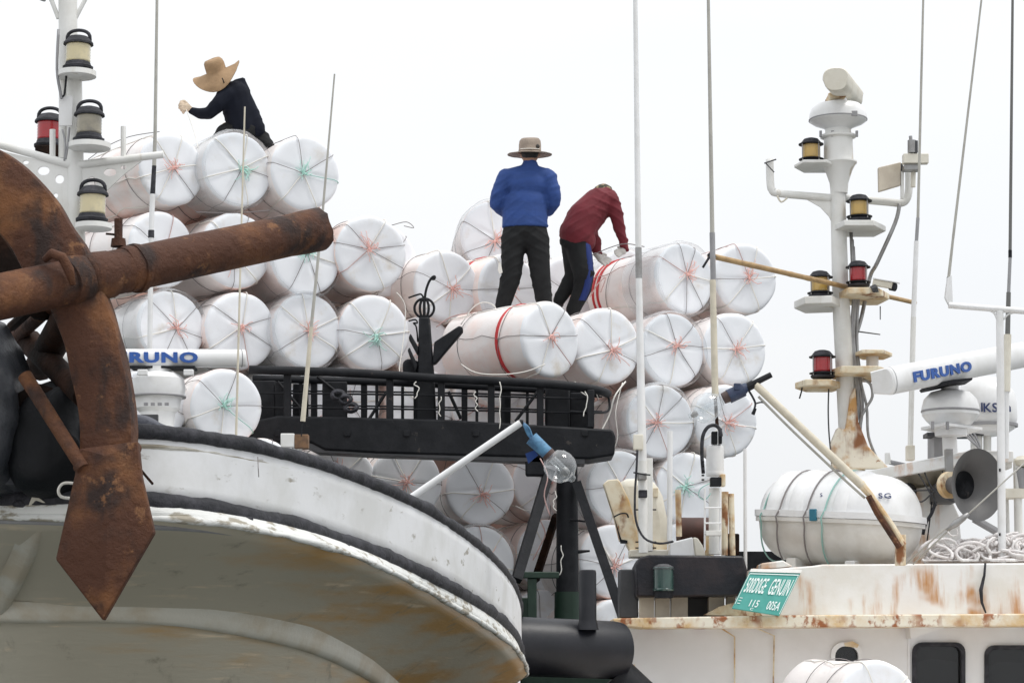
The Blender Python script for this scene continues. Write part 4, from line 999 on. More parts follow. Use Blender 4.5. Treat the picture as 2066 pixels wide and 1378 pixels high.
# ------------------------------------------------------------------ right boat: wheelhouse
def rounded_rect(x0, y0, x1, y1, r, n=5):
    out = []
    for cx, cy, a0 in ((x1 - r, y0 + r, -90), (x1 - r, y1 - r, 0), (x0 + r, y1 - r, 90), (x0 + r, y0 + r, 180)):
        for k in range(n + 1):
            a = R_(a0 + 90 * k / n); out.append((cx + r * math.cos(a), cy + r * math.sin(a)))
    return out
YW = 17.2
def wheelhouse():
    root = thing('wheelhouse', 1700, 1378, YW, 'white wheelhouse with a rusty ledge, rust streaks and dark windows', 'wheelhouse')
    m_wall = mat('wheelhouse_white', (.75, .755, .765), .45, 0, (.68, .68, .68), 2, .4, .04, 18, stain=(.42, .27, .12), st_scale=6, st_lo=.68, st_hi=.75, st_stretch=(1, 1, .1))
    # wall with window openings: fill between outline and holes
    off = org(root)
    def pierced(name, outline, holes, Y, th, m):
        me = bpy.data.meshes.new(name); bm = bmesh.new(); edges = []
        for loop in [outline] + holes:
            vs_ = [bm.verts.new(P(x, y, Y) - off) for x, y in loop]
            edges += [bm.edges.new((vs_[i], vs_[(i + 1) % len(vs_)])) for i in range(len(vs_))]
        bmesh.ops.triangle_fill(bm, use_beauty=True, edges=edges, normal=Vector((0, -1, 0)))
        g = bmesh.ops.extrude_face_region(bm, geom=bm.faces[:])
        bmesh.ops.translate(bm, vec=Vector((0, th, 0)), verts=[e for e in g['geom'] if isinstance(e, bmesh.types.BMVert)])
        bmesh.ops.recalc_face_normals(bm, faces=bm.faces)
        bm.to_mesh(me); bm.free(); me.materials.append(m)
        o = bpy.data.objects.new(name, me); COL.objects.link(o); o.parent = root; ORI[o.name] = off; return o
    W = [(1682, 1300, 1735, 1392, 20), (1846, 1300, 1943, 1396, 16), (1992, 1306, 2110, 1402, 16)]
    holes = [rounded_rect(*w) for w in W]
    pierced('wall', [(1262, 1255), (2300, 1255), (2300, 1640), (1262, 1640)], holes, YW, .1, m_wall)
    MB().boxp(1832, 1262, 1836, 1640, YW - .012, .012).build('corner_seam', m_wall, root)
    for w in W:
        x0, y0, x1, y1, r = w
        rr = rounded_rect(x0 - 5, y0 - 5, x1 + 5, y1 + 5, r + 4); ri = rounded_rect(x0 + 3, y0 + 3, x1 - 3, y1 - 3, r)
        win = pierced('window', rr, [ri], YW - .025, .05, M['black_matt'] if x0 > 1800 else M['white_clean'])
        g = MB().polyp(rounded_rect(x0 + 1, y0 + 1, x1 - 1, y1 - 1, r), YW + .04, .01); go = g.build('pane', M['pane'], root); go.parent = win
        if x0 > 1800:
            MB().polyp([(x0 - 4, y0 + 40), (x0 + 30, y0 + 28), (x1 - 20, y0 + 33), (x1 + 4, y0 + 46), (x1 + 4, y0 + 120), (x0 - 4, y0 + 120)], YW + .13, .02).build('curtain', M['grey'], root)
    MB().boxp(1600, 1270, 2280, 1640, YW + .45, .02).build('interior_shade', M['black'], root)  # added black sheet, painting the unlit cabin dark behind the panes
    # cabin body behind
    MB().box(P(1780, 1400, YW + 1.6) + Vector((0, 0, -.45)), (3.72, 2.1, 1.5)).build('cabin', m_wall, root)
    # ledge
    MB().polyp([(1236, 1247), (1320, 1245), (1620, 1240), (2300, 1236), (2300, 1262), (1620, 1265), (1300, 1267), (1240, 1262)], 16.75, .75).build('ledge', M['ledge'], root, bevel=.01)
    MB().polyp([(1835, 1264), (1910, 1264), (1838, 1288)], YW - .2, .2).build('bracket', m_wall, root)
    # coaming above the ledge
    MB().polyp([(1520, 1150), (1560, 1147), (1640, 1141), (1660, 1138), (2300, 1134), (2300, 1240), (1520, 1243)], 17.0, .12).build('coaming', M['weather'], root, bevel=.012)
    MB().polyp([(1520, 1146), (2300, 1134), (2300, 1240), (1520, 1243)], 17.3, 1.4).build('roof', M['weather'], root)
    MB().polyp([(1535, 1136), (1580, 1130), (1600, 1142), (1535, 1148)], 17.05, .3).build('cap_block', M['weather'], root, bevel=.01)
    # louvre panels below the black box
    for (x0, x1) in ((1290, 1320), (1322, 1352), (1354, 1388), (1430, 1462), (1466, 1484)):
        MB().boxp(x0, 1202, x1, 1247, 17.05, .1).build('louvre_panel', M['panel_cream'], root, bevel=.004)
    MB().boxp(1386, 1206, 1432, 1247, 17.3, .1).build('dark_recess', M['darkgrey'], root)
    MB().polyp([(1420, 1240), (1450, 1224), (1490, 1212), (1530, 1232), (1540, 1243)], 16.95, .08).build('rust_scale', M['rustpaint'], root)
    # black sloping box
    MB().polyp([(1282, 1140), (1290, 1124), (1310, 1119), (1500, 1121), (1508, 1150), (1506, 1202), (1284, 1204)], 16.85, .5).build('visor_box', M['navyblack'], root, bevel=.015)
    MB().boxp(1250, 1148, 1288, 1246, 17.15, .3).build('side_locker', M['darkgrey'], root, bevel=.01)
    # hanging cable and rusty clips
    MB().tubep([(1988, 1136, 16.97), (1986, 1160, 16.96), (1979, 1190, 16.96), (1981, 1215, 16.96), (1989, 1236, 16.97)], [.008, .009, .014, .01, .006], 8).build('hanging_cable', M['black_matt'], root, angle=180)
    MB().tubep([(1454, 1266, 17.17), (1482, 1284, 17.17), (1482, 1390, 17.17)], .006, 6).build('rust_run', M['rustpaint'], root)
    MB().tubep([(1524, 1266, 17.17), (1562, 1282, 17.17), (1560, 1390, 17.17)], .006, 6).build('rust_run', M['rustpaint'], root)
    MB().polyp([(1703, 1297), (1720, 1293), (1733, 1300), (1730, 1306), (1705, 1303)], YW - .03, .02).build('rust_clip', M['rustpaint'], root)
    for x in (1272, 1278): MB().boxp(x, 1340, x + 3, 1362, YW - .01, .012).build('rust_clip', M['rustpaint'], root)
    # side deck and hull below the frame
    MB().boxp(1262, 1560, 2600, 1640, 13.6, 3.6).build('side_deck', M['weather'], root)
    a = P(1262, 1640, 13.8)
    MB().box((a.x + 2.6, 17.0, 1.3), (5.6, 5.6, 3.2)).build('hull', M['navyblack'], root, bevel=.1)
wheelhouse()
tag(MB().boxp(1490, 1112, 1640, 1175, 24.5, .5).build('distant_funnel', M['black']), 'black superstructure of a boat behind the life raft', 'boat')

def lamp_in_box():
    r = thing('sidelight', 1340, 1190, 16.8, 'dark green sidelight in front of the black box', 'lamp')
    c = P(1339, 1192, 16.78); k = S(1190, 16.8)
    MB().lathe([(21 * k, 0), (22 * k, 3 * k), (20 * k, 5 * k), (20 * k, 44 * k), (22 * k, 46 * k), (18 * k, 50 * k)], c, (0, 0, 1), 20).build('lens', M['lens_green'], r, angle=40)
    MB().lathe([(22 * k, 44 * k), (20 * k, 49 * k), (10 * k, 54 * k), (0, 55 * k)], c, (0, 0, 1), 20).build('cap', M['darkgrey'], r, angle=40)
    MB().lathe([(18 * k, -14 * k), (18 * k, 0)], c, (0, 0, 1), 20).build('base', M['black'], r, angle=40)
lamp_in_box()

def sign():
    root = thing('sign_board', 1530, 1240, 16.7, 'teal sign board with white lettering leaning on the rusty ledge', 'sign')
    A, B, C_, D = P(1514, 1150, 16.72), P(1617, 1152, 16.78), P(1573, 1241, 16.62), P(1477, 1226, 16.58)
    nrm = (B - A).cross(D - A).normalized()
    if nrm.y > 0: nrm = -nrm
    MB().prism([A, B, C_, D], -nrm * .012).build('board', M['teal_sign'], root)
    rt = (B - A).normalized(); dn = ((D - A) + (C_ - B)) / 2
    def at(u, v): return A.lerp(B, u).lerp(D.lerp(C_, u), v) + nrm * .003
    def para(u0, v0, u1, v1, name='lettering'):
        p = [at(u0, v0), at(u1, v0), at(u1, v1), at(u0, v1)]
        MB().prism(p, nrm * .002).build(name, M['sign_white'], root)
    para(.02, .085, .985, .105, 'border_line')
    para(.975, .1, .985, .98, 'border_line'); para(.012, .1, .022, .9, 'border_line')
    MB().prism([at(.0, -.03), at(1.0, -.03), at(1.0, .05), at(.0, .05)], nrm * .004).build('top_strip', M['white'], root)
    up = -dn.normalized()
    def skewed(s, u, v, hgt, width):
        """lettering laid in the board's own slanted axes"""
        cu = bpy.data.curves.new('lettering', 'FONT'); cu.body = s; cu.offset = .012
        to = bpy.data.objects.new('t', cu); COL.objects.link(to)
        dg = bpy.context.evaluated_depsgraph_get(); me = bpy.data.meshes.new_from_object(to.evaluated_get(dg))
        bpy.data.objects.remove(to); bpy.data.curves.remove(cu)
        xs = [q.co.x for q in me.vertices]; ys = [q.co.y for q in me.vertices]
        x0, x1, y0, y1 = min(xs), max(xs), min(ys), max(ys); off = org(root)
        for q in me.vertices:
            q.co = at(u + (q.co.x - x0) / (x1 - x0) * width, v + hgt - (q.co.y - y0) / (y1 - y0) * hgt) + nrm * .002 - off
        me.materials.clear(); me.materials.append(M['sign_white'])
        o = bpy.data.objects.new('lettering', me); COL.objects.link(o); o.parent = root
    skewed('500D0GE', .06, .2, .38, .4); skewed('GENUIN', .54, .2, .38, .4)
    skewed('115', .3, .74, .17, .18); skewed('005A', .66, .72, .2, .26); skewed('C', .36, .93, .06, .06)
    for k in range(3): para(.05, .72 + .07 * k, .11, .735 + .07 * k)
sign()

# ------------------------------------------------------------------ life raft canister
def life_raft():
    cx, cy, Y = 1695, 1050, 17.55
    root = thing('life_raft_canister', cx, 1142, Y, 'white two-part life raft canister strapped on the wheelhouse roof', 'life raft')
    c = P(cx, cy, Y); k = S(cy, Y); a = 158 * k; R = 96 * k
    yaw = R_(-36); ax = Vector((math.cos(yaw), math.sin(yaw), -.07)); ax.normalize(); side = Vector((-ax.y, ax.x, 0)); up = ax.cross(side).normalized()
    aL = 166 * k
    def rad(t): return max(0.0, 1 - abs(t) ** 5.0) ** (1 / 2.4)
    ts = [-1 + 2 * i / 40 for i in range(41)]; ts = [math.copysign(abs(t) ** .8, t) for t in ts]
    def half(sgn):
        rows = []
        for t in ts:
            rr = R * rad(t) * (1 + (.02 if 0.32 < abs(t) < .46 or abs(t) < .1 else 0))
            row = []
            for j in range(19):
                th = math.pi * j / 18
                wob_ = 1.0
                row.append(c + ax * (t * aL) + side * (math.cos(th) * rr * 1.0) + up * (sgn * math.sin(th) ** .9 * rr * (1.0 if sgn > 0 else .95)))
            rows.append(row)
        return rows
    MB().sheet(half(1)).build('upper_shell', M['white_clean'], root, angle=50)
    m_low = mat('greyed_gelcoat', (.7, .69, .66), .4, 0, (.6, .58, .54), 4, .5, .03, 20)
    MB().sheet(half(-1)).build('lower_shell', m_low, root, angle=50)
    def flange(z0, z1, sc):
        pts = []
        for t in ts: pts.append(c + ax * (t * aL * sc) + side * (R * rad(t) * sc + .012 * (abs(t) < 1)) + up * z0)
        for t in reversed(ts): pts.append(c + ax * (t * aL * sc) - side * (R * rad(t) * sc + .012 * (abs(t) < 1)) + up * z0)
        return MB().prism(pts, (0, 0, z1 - z0))
    flange(.004, .05, 1.045).build('upper_flange', M['white_clean'], root, angle=40)
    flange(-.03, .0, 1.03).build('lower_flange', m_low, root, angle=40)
    for t, m in ((-.78, 'cord_teal'), (-.52, 'cord_dark'), (-.14, 'cord_dark'), (.1, 'cord_teal')):
        rr = R * rad(t) + .012
        pts = []
        for j in range(36):
            th = 2 * math.pi * j / 36
            e = .035 if abs(math.sin(th)) < .16 else 0
            pts.append(c + ax * (t * aL + .05 * math.sin(th)) + side * (math.cos(th) * (rr * 1.02 + e)) + up * (math.sin(th) * rr * 1.02))
        MB().tube(pts, .006, 6, closed=True).build('lashing', M[m], root, angle=180)
    for t in (-.62, -.3, .3):
        rr = R * rad(t) + .003
        rows = [[c + ax * (t * aL + d) + side * (math.cos(th) * (rr + e)) + up * (math.sin(th) * (rr + e)) for th in [math.pi * j / 20 for j in range(21)]] for d, e in ((-.065, -.006), (-.045, .016), (.045, .016), (.065, -.006))]
        MB().sheet(rows).build('rib', M['white_clean'], root, angle=180)
    # blue clip on the flange, drain plug, lettering on the end
    pfl = c - side * (R + .035) + ax * (-.02 * aL)
    MB().box(pfl + Vector((0, 0, .02)), (.05, .03, .085), Matrix.Rotation(yaw, 3, 'Z')).build('clip', mat('teal_clip', (.02, .15, .22), .5), root, bevel=.004)
    def end_point(w, z):   # a point on the rounded near end
        best = None
        for i in range(400):
            t = i / 400
            if R * rad(t) < math.hypot(w, z): break
            best = t
        return c + ax * (best * aL) - side * w + up * z
    def on_end(px, py):
        # march along the view ray until it meets the shell
        d = (P(px, py, 18) - CAM).normalized(); q = CAM + d * 15.5
        for i in range(900):
            q = q + d * .004; rel = q - c; t = rel.dot(ax) / aL
            if abs(t) < 1 and math.hypot(rel.dot(side), rel.z) < R * rad(t): return q
        return P(px, py, Y - .3)
    p = on_end(1775, 1000); px_ = on_end(1790, 1000); pu = on_end(1775, 988)
    text('SG', p - (px_ - p).normalized() * .012 - (pu - p).normalized() * .02 - Vector((0, .006, 0)), px_ - p, pu - p, .06, M['navy_text'], root, xs=1.3, bold=.0, extrude=.004)
    p = on_end(1660, 1000); px_ = on_end(1672, 996); pu = on_end(1662, 990)
    text('S', p - Vector((.02, .008, .01)), px_ - p, pu - p, .045, M['navy_text'], root, bold=0.0, extrude=.004)
    p = on_end(1645, 988); px_ = on_end(1672, 983); pu = on_end(1648, 975)
    text('113281', p - Vector((0, .008, 0)), px_ - p, pu - p, .024, M['grey'], root, bold=-.01, extrude=.003, xs=1.2)
    q = on_end(1811, 1104)
    MB().lathe([(.036, -.01), (.036, .012), (.02, .016), (0, .014)], q, (P(1811, 1104, 16) - q), 16).build('drain_plug', M['black'], root, angle=50)
    # cradle
    for t in (-.45, .35):
        MB().box(c + ax * (t * aL) + Vector((0, .02, -R * .98)), (.08, R * 1.5, .1), Matrix.Rotation(yaw, 3, 'Z')).build('cradle', M['weather'], root, bevel=.01)
life_raft()

# ------------------------------------------------------------------ long lamp arm on the right
def lamp_far():
    Y = 16.4
    root = thing('fishing_lamp', 1820, 1110, Y, 'clear bulb in a dark blue socket on a long pale arm by the life raft', 'lamp', 'fishing lamps with clear bulbs')
    MB().cylp((1524, 776, Y), (1740, 980, Y), 8, 9, 12).build('arm', M['whip_beige'], root)
    m = M['rustpaint']
    MB().tubep([(1736, 975, Y), (1765, 1010, Y), (1800, 1060, Y), (1822, 1100, Y)], [9 * S(1000, Y), 6 * S(1000, Y), 6 * S(1000, Y), 8 * S(1000, Y)], 10, 0).build('arm_foot', m, root)
    MB().tubep([(1752, 1000, Y - .02), (1770, 1035, Y - .02), (1796, 1075, Y - .02), (1815, 1104, Y - .02)], .022, 8).build('arm_strut', M['rust'], root)
    MB().boxp(1808, 1078, 1828, 1140, Y + .02, .06).build('foot_plate', m, root, bevel=.004)
    MB().tubep([(1530, 800, Y), (1600, 870, Y), (1690, 955, Y), (1745, 1005, Y)], .009, 7, 4).build('cable', M['whip'], root, angle=180)
    MB().cylp((1516, 776, Y), (1556, 756, Y), 6.5, 6, 10).build('handle', M['black'], root)
    MB().cylp((1507, 782, Y), (1520, 775, Y), 9, 9, 10).build('clamp', M['black'], root)
    MB().cylp((1500, 786, Y), (1470, 800, Y), 14, 14.5, 14).jitter(.003, 60, 3).build('socket', M['navysock'], root, angle=40)
    MB().cylp((1508, 779, Y), (1498, 786, Y), 8, 12, 12).build('socket_neck', M['navysock'], root)
    MB().cylp((1470, 799, Y), (1459, 804, Y), 12.5, 11.5, 14).build('collar', mat('brown_collar_ring', (.07, .045, .04), .6), root)
    MB().boxp(1481, 773, 1494, 787, Y - .05, .04).build('switch_box', M['navysock'], root, bevel=.005)
    MB().tubep([(1508, 784, Y), (1518, 800, Y), (1524, 815, Y), (1520, 830, Y)], .008, 6, 4).build('cable', M['black_matt'], root, angle=180)
    MB().tubep([(1525, 814, Y), (1540, 812, Y), (1556, 825, Y), (1575, 845, Y)], .006, 6, 4).build('cable', M['darkgrey'], root, angle=180)
    MB().cylp((1519, 836, Y), (1524, 824, Y), 4, 3, 8).build('plug', M['black'], root)
    c = P(1424, 823, Y); k = S(823, Y); d = (P(1395, 840, Y) - P(1458, 804, Y)).normalized()
    MB().lathe([(r * k, h * k) for r, h in [(12, -36), (16, -30), (26, -18), (30, -4), (29, 10), (22, 22), (10, 30), (7, 34), (6, 38), (0, 40)]], c, d, 30).build('bulb', M['bulb'], root, angle=180)
    MB().lathe([(6 * k, -26 * k), (6 * k, 10 * k), (3 * k, 13 * k)], c, d, 12).build('arc_tube', M['bulb'], root, angle=60)
    MB().lathe([(5 * k, 20 * k), (6 * k, 26 * k), (4 * k, 34 * k)], c, d, 12).build('filament_cap', M['steel'], root, angle=60)
lamp_far()

# ------------------------------------------------------------------ rusty ventilator with pole
def ventilator():
    Y = 17.4
    root = thing('ventilator', 1290, 1112, Y, 'cream ventilator housing with rust-bitten slanted flap', 'ventilator')
    MB().polyp([(1248, 966), (1290, 963), (1322, 968), (1338, 1000), (1348, 1050), (1350, 1108), (1270, 1112)], Y, .45).build('housing', M['cream'], root, bevel=.06)
    MB().polyp([(1217, 976), (1226, 968), (1246, 966), (1252, 972), (1270, 1010), (1284, 1060), (1290, 1110), (1270, 1112), (1262, 1090), (1250, 1092), (1240, 1050)], Y - .14, .1).build('flap', M['rustpaint'], root, bevel=.008)
    MB().polyp([(1216, 977), (1240, 1048), (1252, 1096), (1266, 1096), (1266, 1090), (1254, 1088)], Y - .15, .02).build('flap_edge', M['black'], root)
    MB().tubep([(1238, 1043, Y - .18), (1252, 1036, Y - .18), (1264, 1036, Y - .17), (1268, 1044, Y - .17)], .006, 6, 3).build('hook', M['black'], root, angle=180)
    MB().boxp(1318, 984, 1328, 1002, Y - .02, .03).build('hinge', M['rustpaint'], root, bevel=.003)
    MB().boxp(1318, 1094, 1346, 1108, Y - .02, .03).build('hinge', M['rustpaint'], root, bevel=.003)
    for y in (1028, 1093, 1105):
        MB().cylp((1282, y, Y - .2), (1324, y, Y - .2), 1.6, 1.6, 6).build('lashing_wire', M['black'], root)
ventilator()

def pole(label, segs, extras=()):
    s0 = segs[-1]
    root = empty('antenna_pole', P(s0[3], s0[4], s0[0]), label, 'antenna', 'antenna poles on the right boat')
    for (Yy, x0, y0, x1, y1, ra, rb, m) in segs:
        MB().cylp((x0, y0, Yy), (x1, y1, Yy), ra, rb, 12).build('tube', M[m], root)
    for nm, x0, y0, x1, y1, Yy, dp, m in extras:
        MB().boxp(x0, y0, x1, y1, Yy, dp).build(nm, M[m], root, bevel=.005)
    return root
p1 = pole('tall white antenna pole with a beige box, left of the bamboo pole', [(17, 1278, -300, 1288, 500, 3.6, 6.2, 'white_clean'), (17, 1288, 500, 1289, 562, 6.6, 6.8, 'steel'), (17, 1289, 562, 1296, 930, 6.4, 9, 'white_clean'), (17, 1296, 930, 1298, 1115, 9.5, 9.5, 'white')],
     [('box', 1278, 876, 1298, 907, 16.9, .07, 'cream'), ('clamp', 1287, 953, 1305, 967, 16.88, .1, 'steel'), ('sleeve', 1289, 988, 1306, 1003, 16.92, .1, 'black_matt'), ('side_post', 1304, 924, 1317, 1112, 17.02, .05, 'white')])
MB().tubep([(1286, 908, 16.9), (1284, 950, 16.88), (1281, 1000, 16.85), (1283, 1050, 16.85), (1300, 1085, 16.85), (1330, 1096, 16.85), (1358, 1092, 16.9)], .008, 6, 4).build('cable', M['black_matt'], p1, angle=180)
MB().tubep([(1278, 953, 16.86), (1300, 957, 16.85), (1312, 958, 16.86)], .006, 6).build('cable_tie', M['black'], p1)
p2 = pole('pale antenna pole with white junction canister, carrying the bamboo pole', [(17.1, 1424, -300, 1437, 470, 2.4, 4.6, 'whip'), (17.1, 1437, 470, 1439, 565, 5.6, 5.6, 'grey'), (17.1, 1438, 565, 1443, 800, 6.2, 7, 'whip_beige'), (17.1, 1443, 800, 1447, 862, 3.4, 3.6, 'rust_dark'), (17.1, 1443, 985, 1443, 1118, 13, 13, 'white')],
     [('connector', 1436, 870, 1448, 895, 17.03, .06, 'black'), ('connector', 1450, 864, 1457, 895, 17.03, .05, 'black'), ('dark_box', 1434, 962, 1456, 980, 16.95, .1, 'black'), ('tan_box', 1454, 956, 1464, 980, 16.97, .1, 'rustpaint')])
kk = S(940, 17.1)
MB().lathe([(18 * kk, 0), (18.5 * kk, 3 * kk), (18 * kk, 8 * kk)] + [((18.3 if j % 2 else 17.4) * kk, (10 + 4 * j) * kk) for j in range(12)] + [(17 * kk, 60 * kk), (12 * kk, 63 * kk)], P(1443, 960, 17.1), (0, 0, 1), 22).build('canister', M['white_clean'], p2, angle=30)
MB().tubep([(1419, 955, 17), (1416, 915, 17), (1418, 880, 17), (1428, 862, 17), (1442, 858, 17), (1452, 866, 17), (1455, 880, 17)], .013, 8, 4).build('cable', M['black_matt'], p2, angle=180)
for k in range(5): MB().boxp(1416, 930 + 9 * k, 1421, 933 + 9 * k, 16.98, .03).build('cable_tie', M['black'], p2)
MB().tubep([(1432, 975, 16.95), (1414, 985, 16.95), (1410, 1000, 16.95), (1422, 1008, 16.95), (1434, 995, 16.95)], .004, 6, 4).build('loop_wire', M['cord_teal'], p2, angle=180)
def ladder():
    root = thing('ladder_frame', 1440, 1118, 16.95, 'small white wire ladder frame below the junction canister', 'ladder')
    for x in (1422, 1453): MB().cylp((x, 985, 16.93), (x, 1110, 16.93), 2, 2, 6).build('side_rail', M['white_clean'], root)
    for y in (1024, 1055, 1076): MB().cylp((1422, y, 16.92), (1456, y, 16.92), 1.8, 1.8, 6).build('rung', M['white_clean'], root)
    MB().boxp(1424, 1070, 1456, 1080, 16.9, .06).build('step', M['white'], root, bevel=.003)
ladder()
def stub(x0, y0, x1, y1, w, m, label, Y=17.2, name='rusty_post'):
    tag(MB().cylp((x0, y0, Y), (x1, y1, Y), w, w, 10).build(name, M[m]), label, 'post', 'posts on the wheelhouse roof')
stub(1463, 992, 1462, 1120, 7, 'rustpaint', 'rust-streaked cream post right of the ladder frame')
stub(1475, 996, 1478, 1120, 6, 'rustpaint', 'thin rusty post at the right edge of the post cluster')
stub(1368, 988, 1370, 1082, 6, 'rustpaint', 'rust-mottled post left of the brown drum')
stub(1432, 1072, 1431, 1122, 9, 'rustpaint', 'short rusty post below the ladder frame')
stub(1352, 870, 1351, 1090, 5.5, 'white_clean', 'plain white post between ventilator and ladder frame', 17.05, 'white_post')
stub(1503, 905, 1504, 1148, 3.6, 'white_clean', 'slim white post left of the life raft', 17.3, 'white_post')
tag(MB().lathe([(.001, 0), (.105, .002), (.11, .01), (.11, .26), (.1, .27), (.001, .27)], P(1368, 1074, 17.6), (1, .1, 0), 24).build('brown_drum', mat('brown_drum', (.045, .014, .008), .6, 0, (.07, .02, .012), 8, .5)), 'dark brown drum behind the ladder frame', 'drum')
tag(MB().boxp(1468, 1076, 1492, 1120, 17.7, .2).build('brown_crate', M['rust_dark'], bevel=.01), 'dark brown crate behind the rusty posts', 'crate')
def cowl():
    root = thing('white_cowl', 1390, 1122, 17.1, 'low white cowl with a curved grey back above the black box', 'vent')
    MB().polyp([(1352, 1094), (1398, 1083), (1402, 1122), (1350, 1122)], 17.05, .2).build('front', M['white_clean'], root, bevel=.01)
    MB().polyp([(1399, 1083), (1408, 1085), (1418, 1100), (1424, 1122), (1402, 1122)], 17.07, .2).build('curved_back', M['cream'], root, bevel=.01)
    MB().boxp(1270, 1108, 1350, 1124, 17.2, .2).build('plinth', M['cream'], root, bevel=.01)
cowl()

# ------------------------------------------------------------------ bamboo pole
def bamboo():
    root = thing('bamboo_pole', 1700, 560, 18.2, 'bamboo pole slung from the antenna pole to the right mast', 'pole')
    a, b = (1432, 516, 17.3), (1846, 611, 19.6)
    A, B = P(*a), P(*b); pts, rr = [], []
    for i in range(61):
        t = i / 60; d = t * 11 % 1
        pts.append(A.lerp(B, t)); rr.append((.021 - .003 * t) * (1.12 if d < .06 or d > .94 else 1))
    MB().tube(pts, rr, 10).build('cane', M['bamboo'], root, angle=180)
    MB().tubep([(1437, 510, 17.2), (1428, 524, 17.2), (1418, 540, 17.2)], .01, 6).build('lashing', M['black_matt'], root)
    MB().cylp((1432, 510, 17.25), (1440, 522, 17.25), 7, 7, 8).build('lashing', M['black_matt'], root)
bamboo()

# ------------------------------------------------------------------ right mast
def right_mast():
    Y = 18.8
    root = thing('radar_mast', 1712, 950, Y, 'white rust-streaked radar mast with lamp platforms on the right boat', 'mast')
    wh = M['white']
    MB().cylp((1690, 375, Y), (1696, 600, Y), 15, 17, 20).build('pole', wh, root)
    MB().cylp((1696, 598, Y), (1712, 875, Y), 17.5, 20, 20).build('pole', wh, root)
    k = S(300, Y); c = P(1692, 330, Y)
    MB().lathe([(17 * k, -62 * k), (19 * k, -40 * k), (27 * k, -16 * k), (33 * k, -4 * k), (37 * k, 0), (37 * k, 3 * k), (30 * k, 4 * k), (29 * k, 50 * k), (36 * k, 53 * k), (36 * k, 57 * k), (27 * k, 60 * k), (25 * k, 75 * k)], c, (0, 0, 1), 26).build('head', wh, root, angle=30)
    for x in (1656, 1680, 1688, 1729): MB().boxp(x - 2.5, 264, x + 2.5, 276, Y - .1, .02).build('bolt', M['grey'], root)
    # yard arms
    r = 8 * S(390, Y)
    MB().tubep([(1553, 322, Y), (1554, 365, Y), (1558, 384, Y), (1575, 391, Y), (1680, 400, Y)], 8 * S(390, Y), 12, 4).build('yard_arm', wh, root, angle=180)
    MB().tubep([(1700, 400, Y + .05), (1790, 408, Y + .05), (1818, 410, Y + .05), (1830, 400, Y + .05), (1834, 375, Y + .05), (1833, 335, Y + .05)], 8 * S(390, Y), 12, 4).build('yard_arm', wh, root, angle=180)
    MB().polyp([(1616, 396), (1680, 402), (1680, 452), (1672, 436), (1655, 418)], Y - .005, .015).build('gusset', wh, root)
    MB().tubep([(1568, 395, Y - .05), (1576, 408, Y - .05), (1588, 400, Y - .05)], .008, 6, 3).build('loop', M['cream'], root)
    MB().tubep([(1542, 330, Y - .06), (1566, 322, Y - .06)], .006, 6).build('wire_tie', M['darkgrey'], root)
    MB().tubep([(1545, 330, Y - .06), (1562, 348, Y - .06)], .005, 6).build('wire_tie', M['darkgrey'], root)
    # platforms (undersides show)
    def plat(x0, x1, y, th, m='rustpaint', dpt=.5, tilt=0):
        pts = [(x0, y), (x0 + (x1 - x0) * .2, y - 3), (x1 - (x1 - x0) * .2, y - 3), (x1, y)]
        a = [P(x0, y + tilt, Y), P(x0 + (x1 - x0) * .22, y + tilt, Y - dpt / 2), P(x1 - (x1 - x0) * .22, y, Y - dpt / 2), P(x1, y, Y), P(x1 - (x1 - x0) * .22, y, Y + dpt / 2), P(x0 + (x1 - x0) * .22, y + tilt, Y + dpt / 2)]
        z0 = P((x0 + x1) / 2, y, Y).z
        for p in a: p.z = z0 + (.0 if not tilt else (.0 if p.x > P((x0 + x1) / 2, y, Y).x else -tilt * S(y, Y)))
        MB().prism(a, (0, 0, -th)).build('platform', M[m], root, bevel=.006)
    plat(1602, 1688, 333, .025, 'white', .4)
    plat(1680, 1787, 456, .045, 'white', .5)
    plat(1602, 1700, 606, .06, 'white', .5, 2)
    plat(1688, 1794, 592, .05, 'rustpaint', .6)
    plat(1604, 1700, 772, .05, 'rustpaint', .45)
    plat(1668, 1803, 748, .055, 'rustpaint', .6)
    plat(1722, 1800, 712, .03, 'rustpaint', .4)
    MB().cylp((1760, 716, Y), (1760, 745, Y), 12.5, 12.5, 16).build('drum', wh, root)
    # rust fan gusset at the foot
    MB().polyp([(1716, 800), (1726, 780), (1732, 850), (1752, 900), (1795, 945), (1680, 945), (1676, 895), (1690, 862), (1706, 866)], Y - .12, .1).build('foot_gusset', mat('rust_run_paint', (.74, .69, .58), .6, 0, (.5, .27, .09), 4.5, .5, .15, 25, lo=.44, hi=.6, stain=(.22, .085, .03), st_scale=7, st_lo=.48, st_hi=.6, speck=(.3, .13, .045), sp_scale=14, sp_lo=.6, sp_hi=.66), root, bevel=.012)
    MB().cylp((1712, 870, Y), (1716, 950, Y), 22, 30, 20).build('foot', M['rustpaint'], root)
    MB().cylp((1716, 950, Y), (1718, 1150, Y), 30, 30, 20).build('foot_tube', M['white'], root)
    # cable bundle
    random.seed(3)
    for j in range(6):
        x = 1722 + j * 2.2; w = random.uniform(-5, 9)
        pts = [(x - 5, 470 + 14 * j, Y + .05), (x, 600, Y), (x - 4 + w * .3, 680, Y - .02), (x + 4, 760, Y - .04), (x + 10 + w, 820, Y - .06), (x + 6 + 2 * w, 880, Y - .05), (x + 22 + 2.4 * w, 930, Y - .04)]
        MB().tubep(pts, random.choice((.008, .011, .014)), 6, 5).build('cable', M['grey' if j % 2 else 'steel'], root, angle=180)
    MB().tubep([(1815, 412, Y), (1806, 450, Y), (1770, 530, Y), (1755, 560, Y + .1), (1738, 640, Y + .05), (1722, 690, Y)], .016, 8, 5).build('conduit', M['steel'], root, angle=180)
